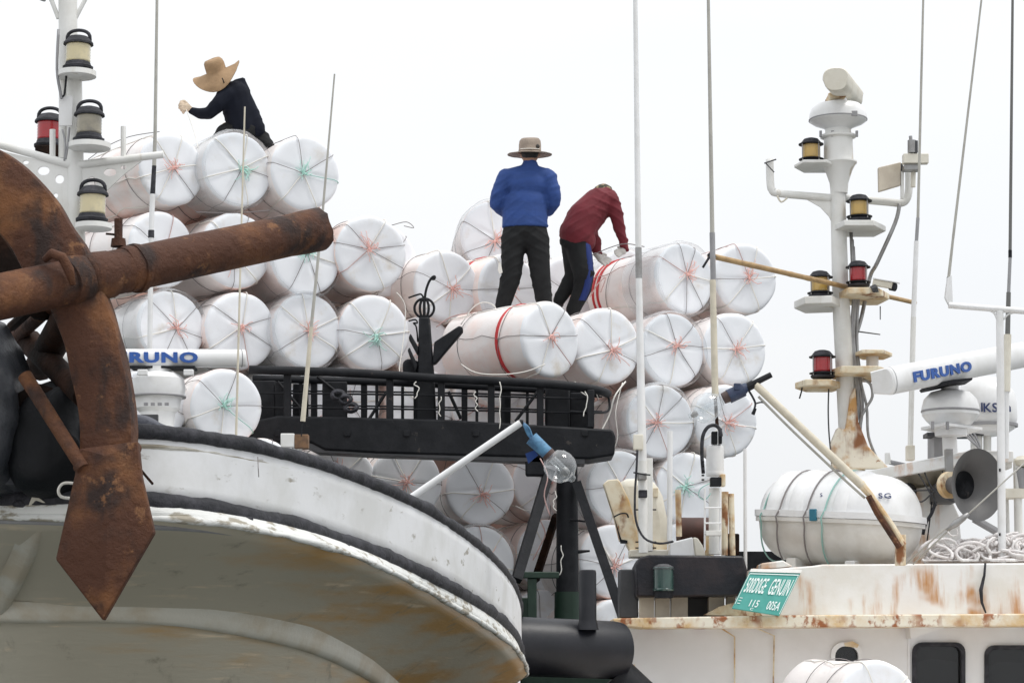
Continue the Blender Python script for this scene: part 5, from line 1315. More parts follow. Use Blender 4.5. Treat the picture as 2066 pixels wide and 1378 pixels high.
    MB().tubep([(1672, 785, Y - .1), (1671, 830, Y - .1), (1673, 880, Y - .1), (1679, 935, Y - .1)], .006, 6, 4).build('halyard', M['darkgrey'], root, angle=180)
    MB().cylp((1776, 618, Y - .1), (1776, 645, Y - .1), 1.2, 1, 6).build('drip_rod', M['darkgrey'], root)
    MB().cylp((1724, 668, Y), (1776, 675, Y), 1.6, 1.2, 6).build('spur', M['darkgrey'], root)
    MB().tubep([(1619, 776, Y - .1), (1617, 790, Y - .1), (1613, 804, Y - .1)], .006, 6).build('wire_tie', M['black'], root)
    # short curled end
    MB().tubep([(1740, 765, Y - .1), (1756, 775, Y - .1), (1760, 800, Y - .1), (1748, 822, Y - .1), (1738, 840, Y - .1)], .012, 6, 4).build('cable', M['steel'], root, angle=180)
right_mast()
RL = 'navigation lights on the right mast'
lantern(1637, 332, 18.75, 54, 'lens_amber', 'amber light on the upper left platform of the right mast', False, True, RL, .33)
lantern(1734, 448, 18.7, 56, 'lens_amber', 'amber light at the centre right of the mast, below the yard arm', False, True, RL, .33)
lantern(1655, 602, 18.7, 56, 'lens_amber', 'amber light on the lower left platform beside the bamboo pole', False, True, RL, .33)
lantern(1732, 580, 18.65, 54, 'lens_red', 'red light beside the security camera on the right mast', False, True, RL, .33)
lantern(1660, 764, 18.7, 58, 'lens_red', 'red light on the lowest left platform of the right mast', False, True, RL, .33)

def cctv():
    Y = 18.5
    root = thing('security_camera', 1772, 600, Y, 'white bullet security camera on the right mast platform', 'camera')
    rot = Matrix.Rotation(R_(-35), 3, 'Z') @ Matrix.Rotation(R_(14), 3, 'Y')
    c = P(1784, 574, Y); k = S(574, Y)
    MB().box(c, (44 * k, 20 * k, 13 * k), rot).build('body', M['cream'], root, bevel=.006)
    MB().box(c + rot @ Vector((3 * k, 0, 8 * k)), (50 * k, 25 * k, 3 * k), rot).build('sun_shield', M['white_clean'], root, bevel=.003)
    f = c + rot @ Vector((22 * k, 0, -2 * k))
    MB().lathe([(8 * k, -8 * k), (8.5 * k, 4 * k), (5 * k, 4.5 * k)], f, rot @ Vector((1, 0, 0)), 16).build('lens', M['black'], root)
    MB().cylp((1768, 590, Y), (1766, 580, Y), 5, 5, 8).build('bracket', M['darkgrey'], root)
    MB().cylp((1758, 584, Y), (1768, 580, Y), 7, 7, 8).build('joint', M['darkgrey'], root)
cctv()

def top_radar():
    Y = 18.8
    root = thing('radar_scanner', 1692, 260, Y, 'white radar scanner seen end-on at the top of the right mast', 'radar', 'open radar scanners')
    k = S(240, Y); c = P(1691, 258, Y)
    MB().lathe([(26 * k, -4 * k), (30 * k, 0), (50 * k, 8 * k), (57 * k, 13 * k), (58.5 * k, 17 * k), (57.5 * k, 26 * k), (53 * k, 38 * k), (45 * k, 46 * k), (20 * k, 50 * k), (17 * k, 66 * k)], c, (0, 0, 1), 30).build('turning_unit', M['white_clean'], root, angle=26)
    MB().lathe([(59 * k, 14.5 * k), (59.2 * k, 15.5 * k), (59 * k, 16.5 * k)], c, (0, 0, 1), 30).build('seam', M['grey'], root)
    MB().boxp(1718, 224, 1730, 234, Y - .215, .02).build('label_plate', M['grey'], root)
    MB().lathe([(19 * k, 62 * k), (20 * k, 66 * k), (19 * k, 70 * k)], c, (0, 0, 1), 20).build('rust_ring', M['rustpaint'], root)
    a = P(1686, 160, Y - .55); b = P(1718, 198, Y + .75); ax = (b - a).normalized(); L = (b - a).length
    up = Vector((0, 0, 1)); up = (up - ax * ax.dot(up)).normalized(); sd_ = ax.cross(up).normalized()
    prof = []
    for t in [2 * math.pi * j / 24 for j in range(24)]:
        cx_, cz_ = math.cos(t), math.sin(t)
        prof.append((math.copysign(abs(cx_) ** .75, cx_) * 26 * k * (1 if cz_ > 0 else .9), math.copysign(abs(cz_) ** .8, cz_) * 23 * k))
    rows = [[a + ax * d + sd_ * (u * s) + up * (w * s) for u, w in prof] for d, s in ((0, .93), (.012, 1), (L, 1.0))]
    bb = MB().sheet(rows, closed=True); n = 24
    bb.f.append(tuple(range(n))); bb.f.append(tuple(range(len(bb.v) - n, len(bb.v))))
    bb.build('antenna_bar', M['cream'], root, angle=40)
    MB().polyp([(1672, 188), (1712, 186), (1706, 196), (1676, 197)], Y - .15, .25).build('bar_mount', M['rustpaint'], root, bevel=.006)
top_radar()

def panel_antenna():
    Y = 18.6
    root = thing('panel_antenna', 1833, 345, Y, 'beige flat panel antenna with grey clamps on the right yard arm', 'antenna')
    MB().polyp([(1772, 338, Y), (1818, 327, Y + .1), (1817, 374, Y + .1), (1773, 387, Y)], Y, .05).build('panel', M['panel_cream'], root, bevel=.006)
    MB().boxp(1814, 330, 1822, 346, Y + .1, .08).build('clamp', M['darkgrey'], root)
    MB().boxp(1824, 333, 1856, 343, Y, .1).build('clamp', M['steel'], root, bevel=.004)
    MB().boxp(1823, 310, 1874, 329, Y - .02, .08).build('crossbar', M['cream'], root, bevel=.004)
    MB().cylp((1840, 309, Y), (1840, 284, Y), 9, 9, 12).build('sensor', M['steel'], root)
    MB().boxp(1846, 284, 1852, 308, Y - .03, .06).build('sensor_clip', M['darkgrey'], root)
    MB().cylp((1838, 286, Y), (1837, 275, Y), 3.5, 3.5, 8).build('sensor_tip', M['steel'], root)
    MB().cylp((1843, 343, Y + .1), (1842, 378, Y + .1), 5, 5, 10).build('tail', M['cream'], root)
    MB().boxp(1818, 345, 1824, 400, Y + .1, .04).build('strut', M['white'], root)
panel_antenna()

# ------------------------------------------------------------------ right whips and frame
whip('whip antenna just right of the radar mast, with grey sleeve', [(18.2, 1870, -300, 1852, 440, 1.8, 3.0, 'whip'), (18.2, 1852, 440, 1849, 487, 3.6, 3.6, 'grey'), (18.2, 1849, 487, 1843, 640, 4.8, 5.2, 'white_clean'), (18.2, 1843, 640, 1836, 930, 5.4, 5.5, 'white')])
tag(MB().boxp(1830, 898, 1846, 928, 18.1, .08).build('antenna_clamp', M['cream'], bevel=.004), 'cream clamp at the foot of the whip beside the mast', 'clamp')
whip('leaning whip antenna at the left end of the right frame', [(17.6, 2010, -250, 1923, 480, 1.6, 2.8, 'whip'), (17.6, 1923, 480, 1914, 560, 2.6, 3.2, 'whip'), (17.6, 1914, 560, 1911, 590, 4, 4, 'darkgrey')])
whip('dark whip antenna at the far right edge', [(17.7, 2046, -300, 2038, 505, 2.2, 3.4, 'whip_dark'), (17.7, 2038, 505, 2038, 520, 3.8, 3.8, 'black'), (17.7, 2038, 520, 2035, 590, 3.4, 3.6, 'grey'), (17.7, 2035, 590, 2033, 675, 4.6, 5.2, 'whip_dark'), (17.7, 2033, 675, 2031, 790, 7.5, 7.5, 'cream'), (17.7, 2031, 790, 2030, 925, 5.5, 5.5, 'white_clean')])
def goalpost():
    Y = 17.2
    root = thing('pipe_frame', 2018, 1140, Y, 'white pipe frame with a crossbar at the right edge', 'frame')
    MB().cylp((2017, 628, Y), (2022, 1140, Y), 7.5, 8.5, 14).build('upright', M['white_clean'], root)
    MB().cylp((1914, 616, Y), (2120, 632, Y), 6.5, 6.5, 12).build('crossbar', M['white_clean'], root)
    MB().polyp([(1912, 560), (1920, 556), (1923, 616), (1914, 614), (1907, 600)], Y, .04).build('end_bracket', M['white_clean'], root)
    MB().tubep([(1985, 624, Y), (2004, 630, Y), (2012, 645, Y)], .008, 6, 4).build('brace', M['white_clean'], root, angle=180)
    MB().tubep([(2050, 630, Y), (2035, 634, Y), (2024, 645, Y)], .008, 6, 4).build('brace', M['white_clean'], root, angle=180)
    for y in (945, 1075): MB().boxp(2016, y, 2019, y + 6, Y - .04, .01).build('screw', M['black'], root)
goalpost()
def right_post():
    Y = 17.9
    root = thing('support_post', 2048, 1100, Y, 'pale support post with bracket at the right edge', 'post')
    MB().cylp((2052, 925, Y), (2056, 1110, Y), 8, 9, 12).build('post', M['white'], root)
    MB().boxp(2026, 985, 2070, 1004, Y - .05, .2).build('bracket', M['cream'], root, bevel=.004)
    MB().cylp((2030, 1000, Y + .1), (2034, 1110, Y + .1), 5, 5, 10).build('post', M['white'], root)
    MB().boxp(2022, 922, 2042, 944, Y, .2).build('cap', M['weather'], root, bevel=.004)
    MB().cylp((2060, 945, Y), (2062, 985, Y), 14, 12, 12).build('sensor', M['grey'], root)
    MB().lathe([(.02, 0), (.09, .02), (.1, .06), (.07, .09), (0, .1)], P(2072, 945, Y), (0, 0, 1), 20).build('dome', M['cream'], root)
    MB().tubep([(1965, 1046, Y), (2010, 1072, Y), (2070, 1098, Y)], .03, 10).build('stay', M['grey'], root)
right_post()

# radar on the right
r2, c2, k2 = radar((1775, 771, 17.2), (2056, 716, 18.6), 28, .19, dict(base=(1918, 930, 18), top=(1916, 772, 17.9), prof=[(18, 0), (18, 14), (40, 20), (53, 34), (58, 52), (57, 66), (50, 76), (40, 86), (33, 92), (32, 108)]), 'white radar scanner with blue lettering on the right boat', 'FURUNO', .125, .098, 1.85, 'open radar scanners')
MB().lathe([(58.5 * k2, -60 * k2), (59.2 * k2, -58 * k2), (58.5 * k2, -56 * k2)], c2, (0, 0, 1), 30).build('seam', M['grey'], r2)
MB().polyp([(1868, 778), (1920, 766), (1962, 762), (1962, 766), (1925, 772), (1872, 783)], 17.6, .3).build('gasket', M['black'], r2)
a = [P(1858, 868, 17.95), P(1905, 862, 17.6), P(1982, 858, 17.95), P(1935, 858, 18.5)]
for p in a: p.z = P(1916, 866, 17.9).z
MB().prism(a, (0, 0, .02)).build('platform', M['white_clean'], r2)
MB().cylp((1915, 868, 18.0), (1918, 935, 18.0), 15, 15, 18).build('pedestal', M['white_clean'], r2)
MB().boxp(1885, 874, 1905, 940, 18.25, .3).build('side_plate', M['grey'], r2)
MB().boxp(1871, 872, 1908, 880, 18.2, .2).build('bracket', M['darkgrey'], r2)
for x in (1880, 1910): MB().boxp(x, 850, x + 5, 866, 17.6, .03).build('bolt', M['grey'], r2)

def dome():
    Y = 19.2
    root = thing('satellite_dome', 1985, 930, Y, 'white satellite dome with navy lettering behind the right radar', 'antenna')
    k = S(820, Y); c = P(1990, 866, Y)
    MB().lathe([(20 * k, -14 * k), (40 * k, -10 * k), (56 * k, 0), (62 * k, 20 * k), (62 * k, 50 * k), (58 * k, 72 * k), (46 * k, 92 * k), (26 * k, 104 * k), (0, 108 * k)], c, (0, 0, 1), 34).build('dome_shell', M['white_clean'], root, angle=60)
    MB().lathe([(63 * k, 4 * k), (63 * k, 10 * k)], c, (0, 0, 1), 34).build('seam', M['grey'], root)
    MB().cylp((1970, 872, Y), (1970, 930, Y), 12, 12, 14).build('leg', M['white'], root)
    MB().cylp((1992, 872, Y), (1992, 930, Y), 8, 8, 12).build('leg', M['white'], root)
    MB().boxp(1940, 868, 1985, 878, Y - .1, .3).build('mount', M['darkgrey'], root)
    text('KSan', P(1983, 831, Y - .26), (1, -.12, 0), (0, 0, 1), .1, M['navy_text'], root, bold=.02, extrude=.004)
    MB().boxp(1980, 812, 1982.5, 830, Y - .25, .02).build('lettering', M['navy_text'], root)
    for k_ in range(4):
        MB().tubep([(1940 + 8 * k_, 872, Y - .2), (1960 + 6 * k_, 890 + 4 * k_, Y - .25), (1985 - 4 * k_, 915, Y - .25), (1982, 935, Y - .2)], .008, 6, 4).build('cable', M['grey'], root, angle=180)
dome()

def flybridge():
    Y = 17.9
    root = thing('flybridge_shelf', 1880, 1100, Y, 'rust-edged white equipment shelf above the life raft', 'shelf')
    MB().prism([P(1735, 953, Y), P(1850, 930, Y - .1), P(1960, 908, Y - .15), P(2045, 910, Y - .1), P(2045, 932, Y - .1), P(1960, 934, Y - .15), P(1850, 955, Y - .1), P(1740, 975, Y)], (0, .9, 0)).build('slab', M['weather'], root, bevel=.006)
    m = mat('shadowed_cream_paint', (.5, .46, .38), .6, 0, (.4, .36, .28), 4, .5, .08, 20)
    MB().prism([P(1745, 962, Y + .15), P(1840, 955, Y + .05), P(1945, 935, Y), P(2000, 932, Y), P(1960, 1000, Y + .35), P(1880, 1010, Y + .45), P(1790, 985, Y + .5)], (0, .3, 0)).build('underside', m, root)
    MB().polyp([(1820, 990), (1905, 975), (1935, 1040), (1945, 1142), (1828, 1142)], Y + .2, .5).build('support', M['weather'], root, bevel=.01)
    MB().boxp(1885, 975, 1930, 1014, Y, .3).build('junction_box', M['greyhorn'], root, bevel=.01)
    MB().cylp((1826, 990, Y - .02), (1834, 990, Y + .2), 16, 16, 16).build('porthole', M['black'], root)
    for pts in ([(1840, 990), (1880, 988), (1920, 985)], [(1850, 950), (1880, 1000), (1890, 1020)], [(1835, 1005), (1860, 1012), (1885, 990), (1905, 975)], [(1862, 945), (1885, 990), (1925, 1012)], [(1900, 950), (1915, 965), (1935, 970)]):
        MB().tubep([(x, y, Y - .06) for x, y in pts], .006, 6, 4).build('wire', M['darkgrey'], root, angle=180)
    MB().tubep([(1888, 1012, Y - .05), (1880, 1035, Y - .05), (1868, 1055, Y - .05), (1862, 1078, Y - .05)], .013, 7, 4).build('cable', M['black_matt'], root, angle=180)
    MB().tubep([(1880, 1012, Y - .04), (1876, 1050, Y - .04), (1870, 1095, Y - .04)], .005, 5, 3).build('wire', M['black'], root)
    MB().cylp((1790, 914, Y), (1792, 936, Y), 5, 7, 12).build('knob', M['white'], root)
    MB().cylp((1795, 932, Y), (1830, 940, Y), 5, 5, 10).build('spigot', M['grey'], root)
    MB().cylp((1945, 1015, Y), (1945, 1030, Y), 14, 3, 8).build('bracket', M['cream'], root)
flybridge()

def horn():
    Y = 17.3
    root = thing('horn_speaker', 1930, 1000, Y, 'big grey horn loudspeaker under the equipment shelf', 'loudspeaker')
    c = P(1972, 978, Y); k = S(978, Y)
    d = Vector((.56, -.82, -.06)).normalized()
    R = 72 * k
    prof = [(.2 * R, -1.35 * R), (.24 * R, -1.0 * R), (.36 * R, -.6 * R), (.58 * R, -.3 * R), (.85 * R, -.08 * R), (R, 0), (1.02 * R, .015 * R), (.98 * R, .0), (.83 * R, -.09 * R), (.55 * R, -.31 * R), (.33 * R, -.61 * R), (.2 * R, -1.0 * R), (0.0, -1.0 * R)]
    MB().lathe(prof, c, d, 44).build('bell', M['greyhorn'], root, angle=50)
    q = c - d * (1.0 * R)
    MB().lathe([(.4 * R, -.52 * R), (.02, -.52 * R)], c, d, 24).build('throat', M['black'], root)  # black disc paints in the shade deep inside the bell
    MB().lathe([(.33 * R, -.28 * R), (.38 * R, -.2 * R), (.38 * R, -.05 * R), (.22 * R, -.02 * R)], q, d, 22).build('driver', M['rustpaint'], root, angle=40)
    MB().box(q + Vector((0, .1, .12)), (.05, .08, .3)).build('bracket', M['steel'], root)
horn()

def rope_heap():
    root = thing('rope_heap', 1970, 1138, 17.4, 'heap of pale coiled rope on the wheelhouse roof by the horn', 'rope')
    random.seed(21)
    heap = MB()
    for j in range(150):
        cx = random.uniform(1885, 2090); top = 1096 + 10 * math.sin(cx * .03) + (14 if cx < 1900 else 0)
        cy = random.uniform(top + 6, 1132); Y = random.uniform(17.15, 17.75)
        c = P(cx, cy, Y); r = random.uniform(.05, .15)
        nrm = Vector((random.uniform(-1, 1), random.uniform(-1.2, -.1), random.uniform(-.4, 1.0))).normalized(); x, y, z = frame(nrm)
        a0 = random.uniform(0, 6.28); ln = random.uniform(2.4, 5.6); sq = random.uniform(.45, .9)
        pts = []
        for i in range(15):
            t = a0 + ln * i / 14
            p = c + x * (math.cos(t) * r) + y * (math.sin(t) * r * sq) + z * (.03 * math.sin(t * 1.7))
            p.z = max(p.z, P(1970, 1134, 17.4).z); pts.append(p)
        heap.tube(pts, random.uniform(.008, .013), 6)
    heap.build('rope_turns', M['rope'], root, angle=180, kind='stuff')
    MB().ball(P(1985, 1135, 17.6), (.42, .25, .14), 20, 10).jitter(.03, 6, 2).build('rope_core', M['rope'], root, angle=180)
rope_heap()
def stay_wire():
    root = thing('stay_wire', 1830, 1138, 16.9, 'taut stay wire with lashing rising past the horn to the right edge', 'wire')
    MB().tubep([(1828, 1138, 16.9), (1900, 1072, 16.85), (1950, 1040, 16.8), (2080, 922, 16.7)], .006, 6).build('wire', M['whip'], root, angle=180)
    MB().tubep([(1842, 1138, 16.9), (1905, 1078, 16.85), (1950, 1042, 16.8)], .006, 6).build('wire', M['whip'], root, angle=180)
    MB().tubep([(1910, 1070, 16.83), (1928, 1056, 16.81), (1944, 1044, 16.8), (1954, 1036, 16.79)], [.01, .026, .022, .012], 8).build('lashing', M['steel'], root, angle=180)
    MB().tubep([(1912, 1072, 16.8), (1920, 1080, 16.8), (1932, 1078, 16.8), (1930, 1066, 16.8)], .005, 6, 3).build('string_loop', M['rope'], root, angle=180)
stay_wire()

# ------------------------------------------------------------------ people
def organic(name, mb, m, parent, voxel=.014, smooth=4, wrinkle=0.0, wfreq=9, seed=0, mat2=None, pick=None):
    """one continuous skin over overlapping tapered volumes"""
    me = mb.mesh(name, org(parent), 180, weld=True)
    o = bpy.data.objects.new(name, me); COL.objects.link(o)
    r = o.modifiers.new('remesh', 'REMESH'); r.mode = 'VOXEL'; r.voxel_size = voxel; r.use_smooth_shade = True
    s = o.modifiers.new('smooth', 'SMOOTH'); s.factor = .5; s.iterations = smooth
    dg = bpy.context.evaluated_depsgraph_get()
    me2 = bpy.data.meshes.new_from_object(o.evaluated_get(dg)); me2.name = name
    o.modifiers.clear(); o.data = me2; bpy.data.meshes.remove(me)
    if wrinkle:
        nrm = [v.normal.copy() for v in me2.vertices]; sd = Vector((seed * 3.3, seed, 0))
        xc = sum(v.co.x for v in me2.vertices) / max(1, len(me2.vertices))
        for v, nn in zip(me2.vertices, nrm):          # cloth folds: bands that fan out from the middle, broken up by patches
            p = v.co
            w = noise.noise(p * 3.5 + sd); m1 = max(0.0, min(1.0, noise.noise(p * 3.0 + sd * 2) * 1.8 + .45)); m2 = max(0.0, min(1.0, noise.noise(p * 2.6 - sd) * 1.8 + .35))
            f1 = max(0.0, math.sin((p.z * .9 + abs(p.x - xc) * .55) * wfreq * 9 + 3.2 * w)) ** 2
            f2 = max(0.0, math.sin((p.z * .75 - (p.x - xc) * .8 + p.y * .3) * wfreq * 7 + 3.8 * w + 1)) ** 2
            v.co = p + nn * (wrinkle * (f1 * m1 + .8 * f2 * m2 - .3))
    me2.shade_smooth(); me2.materials.clear(); me2.materials.append(m)
    if mat2 is not None:
        me2.materials.append(mat2); off = org(parent)
        for f in me2.polygons:
            if pick(f.center + off): f.material_index = 1
    o.parent = parent; ORI[o.name] = org(parent)
    return o

class Fig:
    """limbs from photo pixels: j = (px, py, dy), radii in pixels"""
    def __init__(s, Y): s.Y = Y; s.b = MB()
    def p(s, j): return P(j[0], j[1], s.Y + (j[2] if len(j) > 2 else 0))
    def k(s, j): return S(j[1], s.Y)
    def limb(s, js, rs):
        for i in range(len(js) - 1):
            s.b.capsule(s.p(js[i]), s.p(js[i + 1]), rs[i] * s.k(js[i]), rs[i + 1] * s.k(js[i + 1]))
        return s
    def blob(s, j, rx, ry, rz, rot=None):
        k = s.k(j); s.b.ball(s.p(j), (rx * k, ry * k, rz * k), 18, 12, rot); return s
    def take(s): b = s.b; s.b = MB(); return b

def hand(f, parent, wrist, palm, dirs, m, name='hand', r=3.2):
    """palm plus four bent fingers and a thumb"""
    f.limb([wrist, palm], [6.5, 7.5]); f.blob(palm, 8.5, 6, 8)
    for (b, k1, tip) in dirs: f.limb([b, k1, tip], [r, r, r * .8])
    return organic(name, f.take(), m, parent, .0065, 2)

def hat(parent, c, up, crown_r, crown_h, brim_r, m, droop, name='hat', band=None, curl=None, sx=1.0):
    up = up.normalized(); x, y, z = frame(up)
    rows = []
    def ring(r, h, f=None):
        row = []
        for j in range(40):
            a = 2 * math.pi * j / 40; rr = r; hh = h
            if f: hh += f(a)
            row.append(c + x * (math.cos(a) * rr * sx) + y * (math.sin(a) * rr) + z * hh)
        return row
    cur = curl or (lambda a: 0)
    rows.append(ring(brim_r, -droop - .004, lambda a: cur(a)))
    rows.append(ring(brim_r * 1.004, -droop + .002, lambda a: cur(a)))
    rows.append(ring(brim_r * .8, -droop * .55, lambda a: cur(a) * .5))
    rows.append(ring(crown_r * 1.12, -.0, lambda a: cur(a) * .1))
    rows.append(ring(crown_r, .012)); rows.append(ring(crown_r * 1.0, crown_h * .55)); rows.append(ring(crown_r * .95, crown_h * .82))
    rows.append(ring(crown_r * .8, crown_h * .97)); rows.append(ring(crown_r * .4, crown_h)); rows.append(ring(.002, crown_h * .99))
    b = MB().sheet(rows, closed=True).jitter(.006, 10, 3)
    o = b.build(name, m, parent, angle=60, solid=.006)
    if band is not None:
        rr = [ring(crown_r * 1.02, .014), ring(crown_r * 1.02, .03)]
        MB().sheet(rr, closed=True).build('hat_band', band, o, solid=.004)
    return o

def man_blue():
    Y = 23.35; f = Fig(Y)
    root = thing('person', 1055, 632, Y, 'person in blue shirt, black trousers and brimmed khaki hat seen from behind', 'person')
    # body: head, neck and limbs in one skin
    f.blob((1069, 312), 17, 20, 22).blob((1052, 314), 3, 5, 6).blob((1087, 314), 3, 5, 6).blob((1069, 316, .09), 4, 5, 5)
    f.limb([(1069, 318), (1068, 348)], [12, 12]).limb([(1048, 368), (1050, 450)], [20, 20]).limb([(1076, 368), (1070, 450)], [20, 20])
    f.limb([(1020, 358), (1002, 412, .03), (1034, 432, .26)], [13, 10, 7]).limb([(1106, 358), (1117, 412, .03), (1092, 430, .26)], [13, 10, 7])
    f.limb([(1038, 475), (1030, 555), (1012, 625)], [20, 14, 9]).limb([(1082, 475), (1090, 552), (1100, 628)], [20, 14, 9])
    organic('body', f.take(), M['skin'], root)
    # shirt
    f.blob((1063, 372), 46, 28, 34).blob((1061, 410), 44, 28, 40).blob((1059, 438), 45, 27, 26)
    f.limb([(1069, 332), (1068, 350)], [16, 20])
    f.limb([(1068, 347), (1022, 360)], [18, 19]).limb([(1068, 347), (1104, 360)], [18, 19])
    f.limb([(1022, 360), (1006, 392), (1001, 412, .02), (1018, 428, .14), (1036, 434, .26)], [20, 17, 14, 12.5, 9]).limb([(1104, 360), (1116, 392), (1117, 410, .02), (1106, 426, .14), (1090, 432, .26)], [20, 17, 14, 12.5, 9])
    k = f.k((1060, 440))
    f.b.lathe([(46 * k, 0), (47 * k, 3 * k), (46 * k, 30 * k), (44 * k, 60 * k), (30 * k, 70 * k)], f.p((1059, 461)), (0, 0, 1), 24, sx=.6 if False else 1.0, sy=.62)
    b = f.take()
    organic('shirt', b, M['shirt_blue'], root, .012, 4, .010, 8, 2)
    # trousers
    f.blob((1059, 468), 46, 28, 26).limb([(1036, 482), (1032, 555, -.03), (1013, 622)], [26, 21, 16]).limb([(1083, 482), (1090, 552, -.03), (1100, 624)], [26, 21, 16])
    f.blob((1040, 486, -.04), 23, 20, 24).blob((1079, 486, -.04), 23, 20, 24)
    organic('trousers', f.take(), M['trousers'], root, .013, 4, .007, 8, 5)
    # shoes, hands, hair, hat
    for x, y in ((1008, 632), (1102, 632)):
        f.limb([(x, y, 0), (x - 2, y + 3, .16)], [10, 8]); organic('shoe', f.take(), M['shoe'], root, .012, 2)
    hand(f, root, (1036, 434, .26), (1046, 437, .3), [((1050, 434, .31), (1055, 436, .33), (1056, 440, .31)), ((1051, 437, .31), (1056, 440, .33), (1056, 444, .31)), ((1050, 440, .31), (1054, 443, .33), (1053, 447, .31)), ((1048, 443, .31), (1051, 446, .33), (1050, 449, .31)), ((1044, 432, .3), (1049, 429, .32), (1053, 429, .33))], M['glove_grey'])
    hand(f, root, (1090, 432, .26), (1080, 436, .3), [((1076, 433, .31), (1071, 435, .33), (1070, 439, .31)), ((1075, 436, .31), (1070, 439, .33), (1070, 443, .31)), ((1076, 439, .31), (1072, 442, .33), (1073, 446, .31)), ((1078, 442, .31), (1075, 445, .33), (1076, 448, .31)), ((1082, 431, .3), (1077, 428, .32), (1073, 428, .33))], M['glove_grey'])
    f.blob((1069, 308, -.015), 18.5, 20, 20); organic('hair', f.take(), M['hair'], root, .012, 2)
    h = hat(root, P(1069, 309, Y), Vector((0, -.06, 1)), 22 * S(309, Y), 29 * S(309, Y), 44.5 * S(309, Y), M['hat_grey'], .018, band=M['hat_grey'])
    f.b.ball(P(1083, 296, Y - .075), (.03, .02, .025), 10, 8); f.take().build('hat_panel', M['hat_dark'], h)
    MB().tubep([(1050, 301, Y - .11), (1069, 300, Y - .125), (1088, 301, Y - .11)], .004, 6, 3).build('hat_cord', M['cord_white'], h)
    # white tag hanging at the left thigh
    MB().polyp([(1006, 532), (1010, 528), (1014, 550), (1008, 553), (1004, 545)], Y - .16, .004).build('hanging_tag', M['cord_white'], root)
man_blue()

def man_red():
    Y = 23.75; f = Fig(Y)
    root = thing('person', 1150, 632, Y, 'person in dark red shirt and striped black trousers bending over the floats', 'person')
    f.blob((1218, 388, .3), 16, 18, 18).blob((1203, 392, .3), 3, 4, 5).blob((1234, 392, .3), 3, 4, 5).blob((1218, 394, .39), 4, 5, 5)
    f.limb([(1215, 398, .22), (1208, 412, .15)], [12, 14]).limb([(1206, 420, .14), (1165, 480, 0)], [22, 22])
    f.limb([(1238, 408, .1), (1250, 455, .12), (1262, 500, .16)], [12, 10, 7]).limb([(1190, 440, .2), (1200, 480, .22), (1205, 512, .2)], [12, 9, 7])
    f.limb([(1168, 492), (1178, 555, -.03), (1158, 624)], [18, 12, 8]).limb([(1150, 495, .1), (1152, 555, .14), (1130, 604, .1)], [18, 11, 6])
    organic('body', f.take(), M['skin'], root)
    # shirt: rounded back leaning away to the right
    f.limb([(1162, 472, 0), (1178, 440, .03), (1205, 410, .1), (1222, 402, .16)], [35, 35, 31, 24])
    f.limb([(1178, 455, .06), (1198, 428, .14), (1218, 412, .16)], [31, 31, 25])
    f.limb([(1155, 468), (1176, 486, .02)], [27, 27])
    f.limb([(1232, 404, .1), (1243, 432, .1), (1250, 462, .12), (1262, 503, .16)], [18, 15, 12, 7.5])
    f.limb([(1186, 470, .16), (1200, 488, .18), (1205, 512, .18)], [18, 14, 9]).limb([(1186, 430, .2), (1192, 470, .2)], [18, 16])
    organic('shirt', f.take(), M['shirt_red'], root, .012, 4, .009, 8, 7)
    # trousers; a blue panel runs down the outer side
    f.blob((1160, 486), 32, 27, 24).limb([(1165, 492), (1178, 552, -.04), (1176, 580, -.02), (1156, 626)], [27, 22, 19, 15]).limb([(1156, 494, .08), (1158, 556, .1), (1128, 606, .1)], [25, 19, 13])
    organic('trousers', f.take(), M['trousers'], root, .013, 4, .007, 8, 9)
    pn = [(1182, 492, -.075), (1187, 520, -.095), (1188, 550, -.105), (1183, 580, -.09), (1173, 606, -.06)]
    rows = []
    for (x, y, d) in spline([Vector(q) for q in pn], 4): rows.append([P(x - 5.5, y, Y + d - .012), P(x, y, Y + d - .016), P(x + 6.5, y, Y + d + .02)])
    MB().sheet(rows).build('side_stripe', M['stripe_blue'], root, solid=.03, angle=180)
    for x, y, d in ((1156, 632, 0), (1126, 612, .1)):
        f.limb([(x, y, d), (x + 4, y + 2, d + .15)], [10, 8]); organic('shoe', f.take(), M['shoe'], root, .012, 2)
    # gloved hands on the float
    hand(f, root, (1203, 513, .17), (1212, 522, .16), [((1218, 520, .16), (1226, 521, .15), (1232, 524, .14)), ((1217, 523, .15), (1225, 525, .13), (1231, 528, .12)), ((1215, 526, .14), (1222, 529, .12), (1227, 532, .11)), ((1212, 528, .13), (1217, 532, .11), (1221, 535, .1)), ((1211, 516, .18), (1218, 513, .19), (1223, 515, .19))], M['glove_grey'])
    hand(f, root, (1261, 502, .16), (1256, 507, .16), [((1252, 505, .15), (1246, 505, .13), (1241, 507, .12)), ((1252, 508, .15), (1246, 509, .13), (1241, 511, .12)), ((1253, 510, .15), (1248, 512, .13), (1244, 515, .12)), ((1255, 512, .15), (1251, 515, .13), (1248, 518, .12)), ((1256, 502, .17), (1251, 499, .17), (1247, 499, .16))], M['glove_grey'])
    # camouflage cap
    k = S(388, Y + .3); c = P(1217, 391, Y + .28)
    b = MB(); b.lathe([(19.5 * k, 0), (19.5 * k, 5 * k), (17 * k, 12 * k), (10 * k, 17 * k), (0, 18.5 * k)], c, (0, .1, 1), 26)
    cap = b.build('cap', M['camo'], root, angle=60, solid=.004)
    MB().lathe([(20 * k, -2 * k), (20 * k, 2 * k)], c, (0, .1, 1), 26).build('cap_band', M['hat_dark'], cap, solid=.004)
    MB().polyp([(1200, 398), (1217, 402), (1234, 398), (1230, 402), (1217, 406), (1204, 402)], Y + .4, .14).build('cap_peak', M['camo'], cap)
man_red()

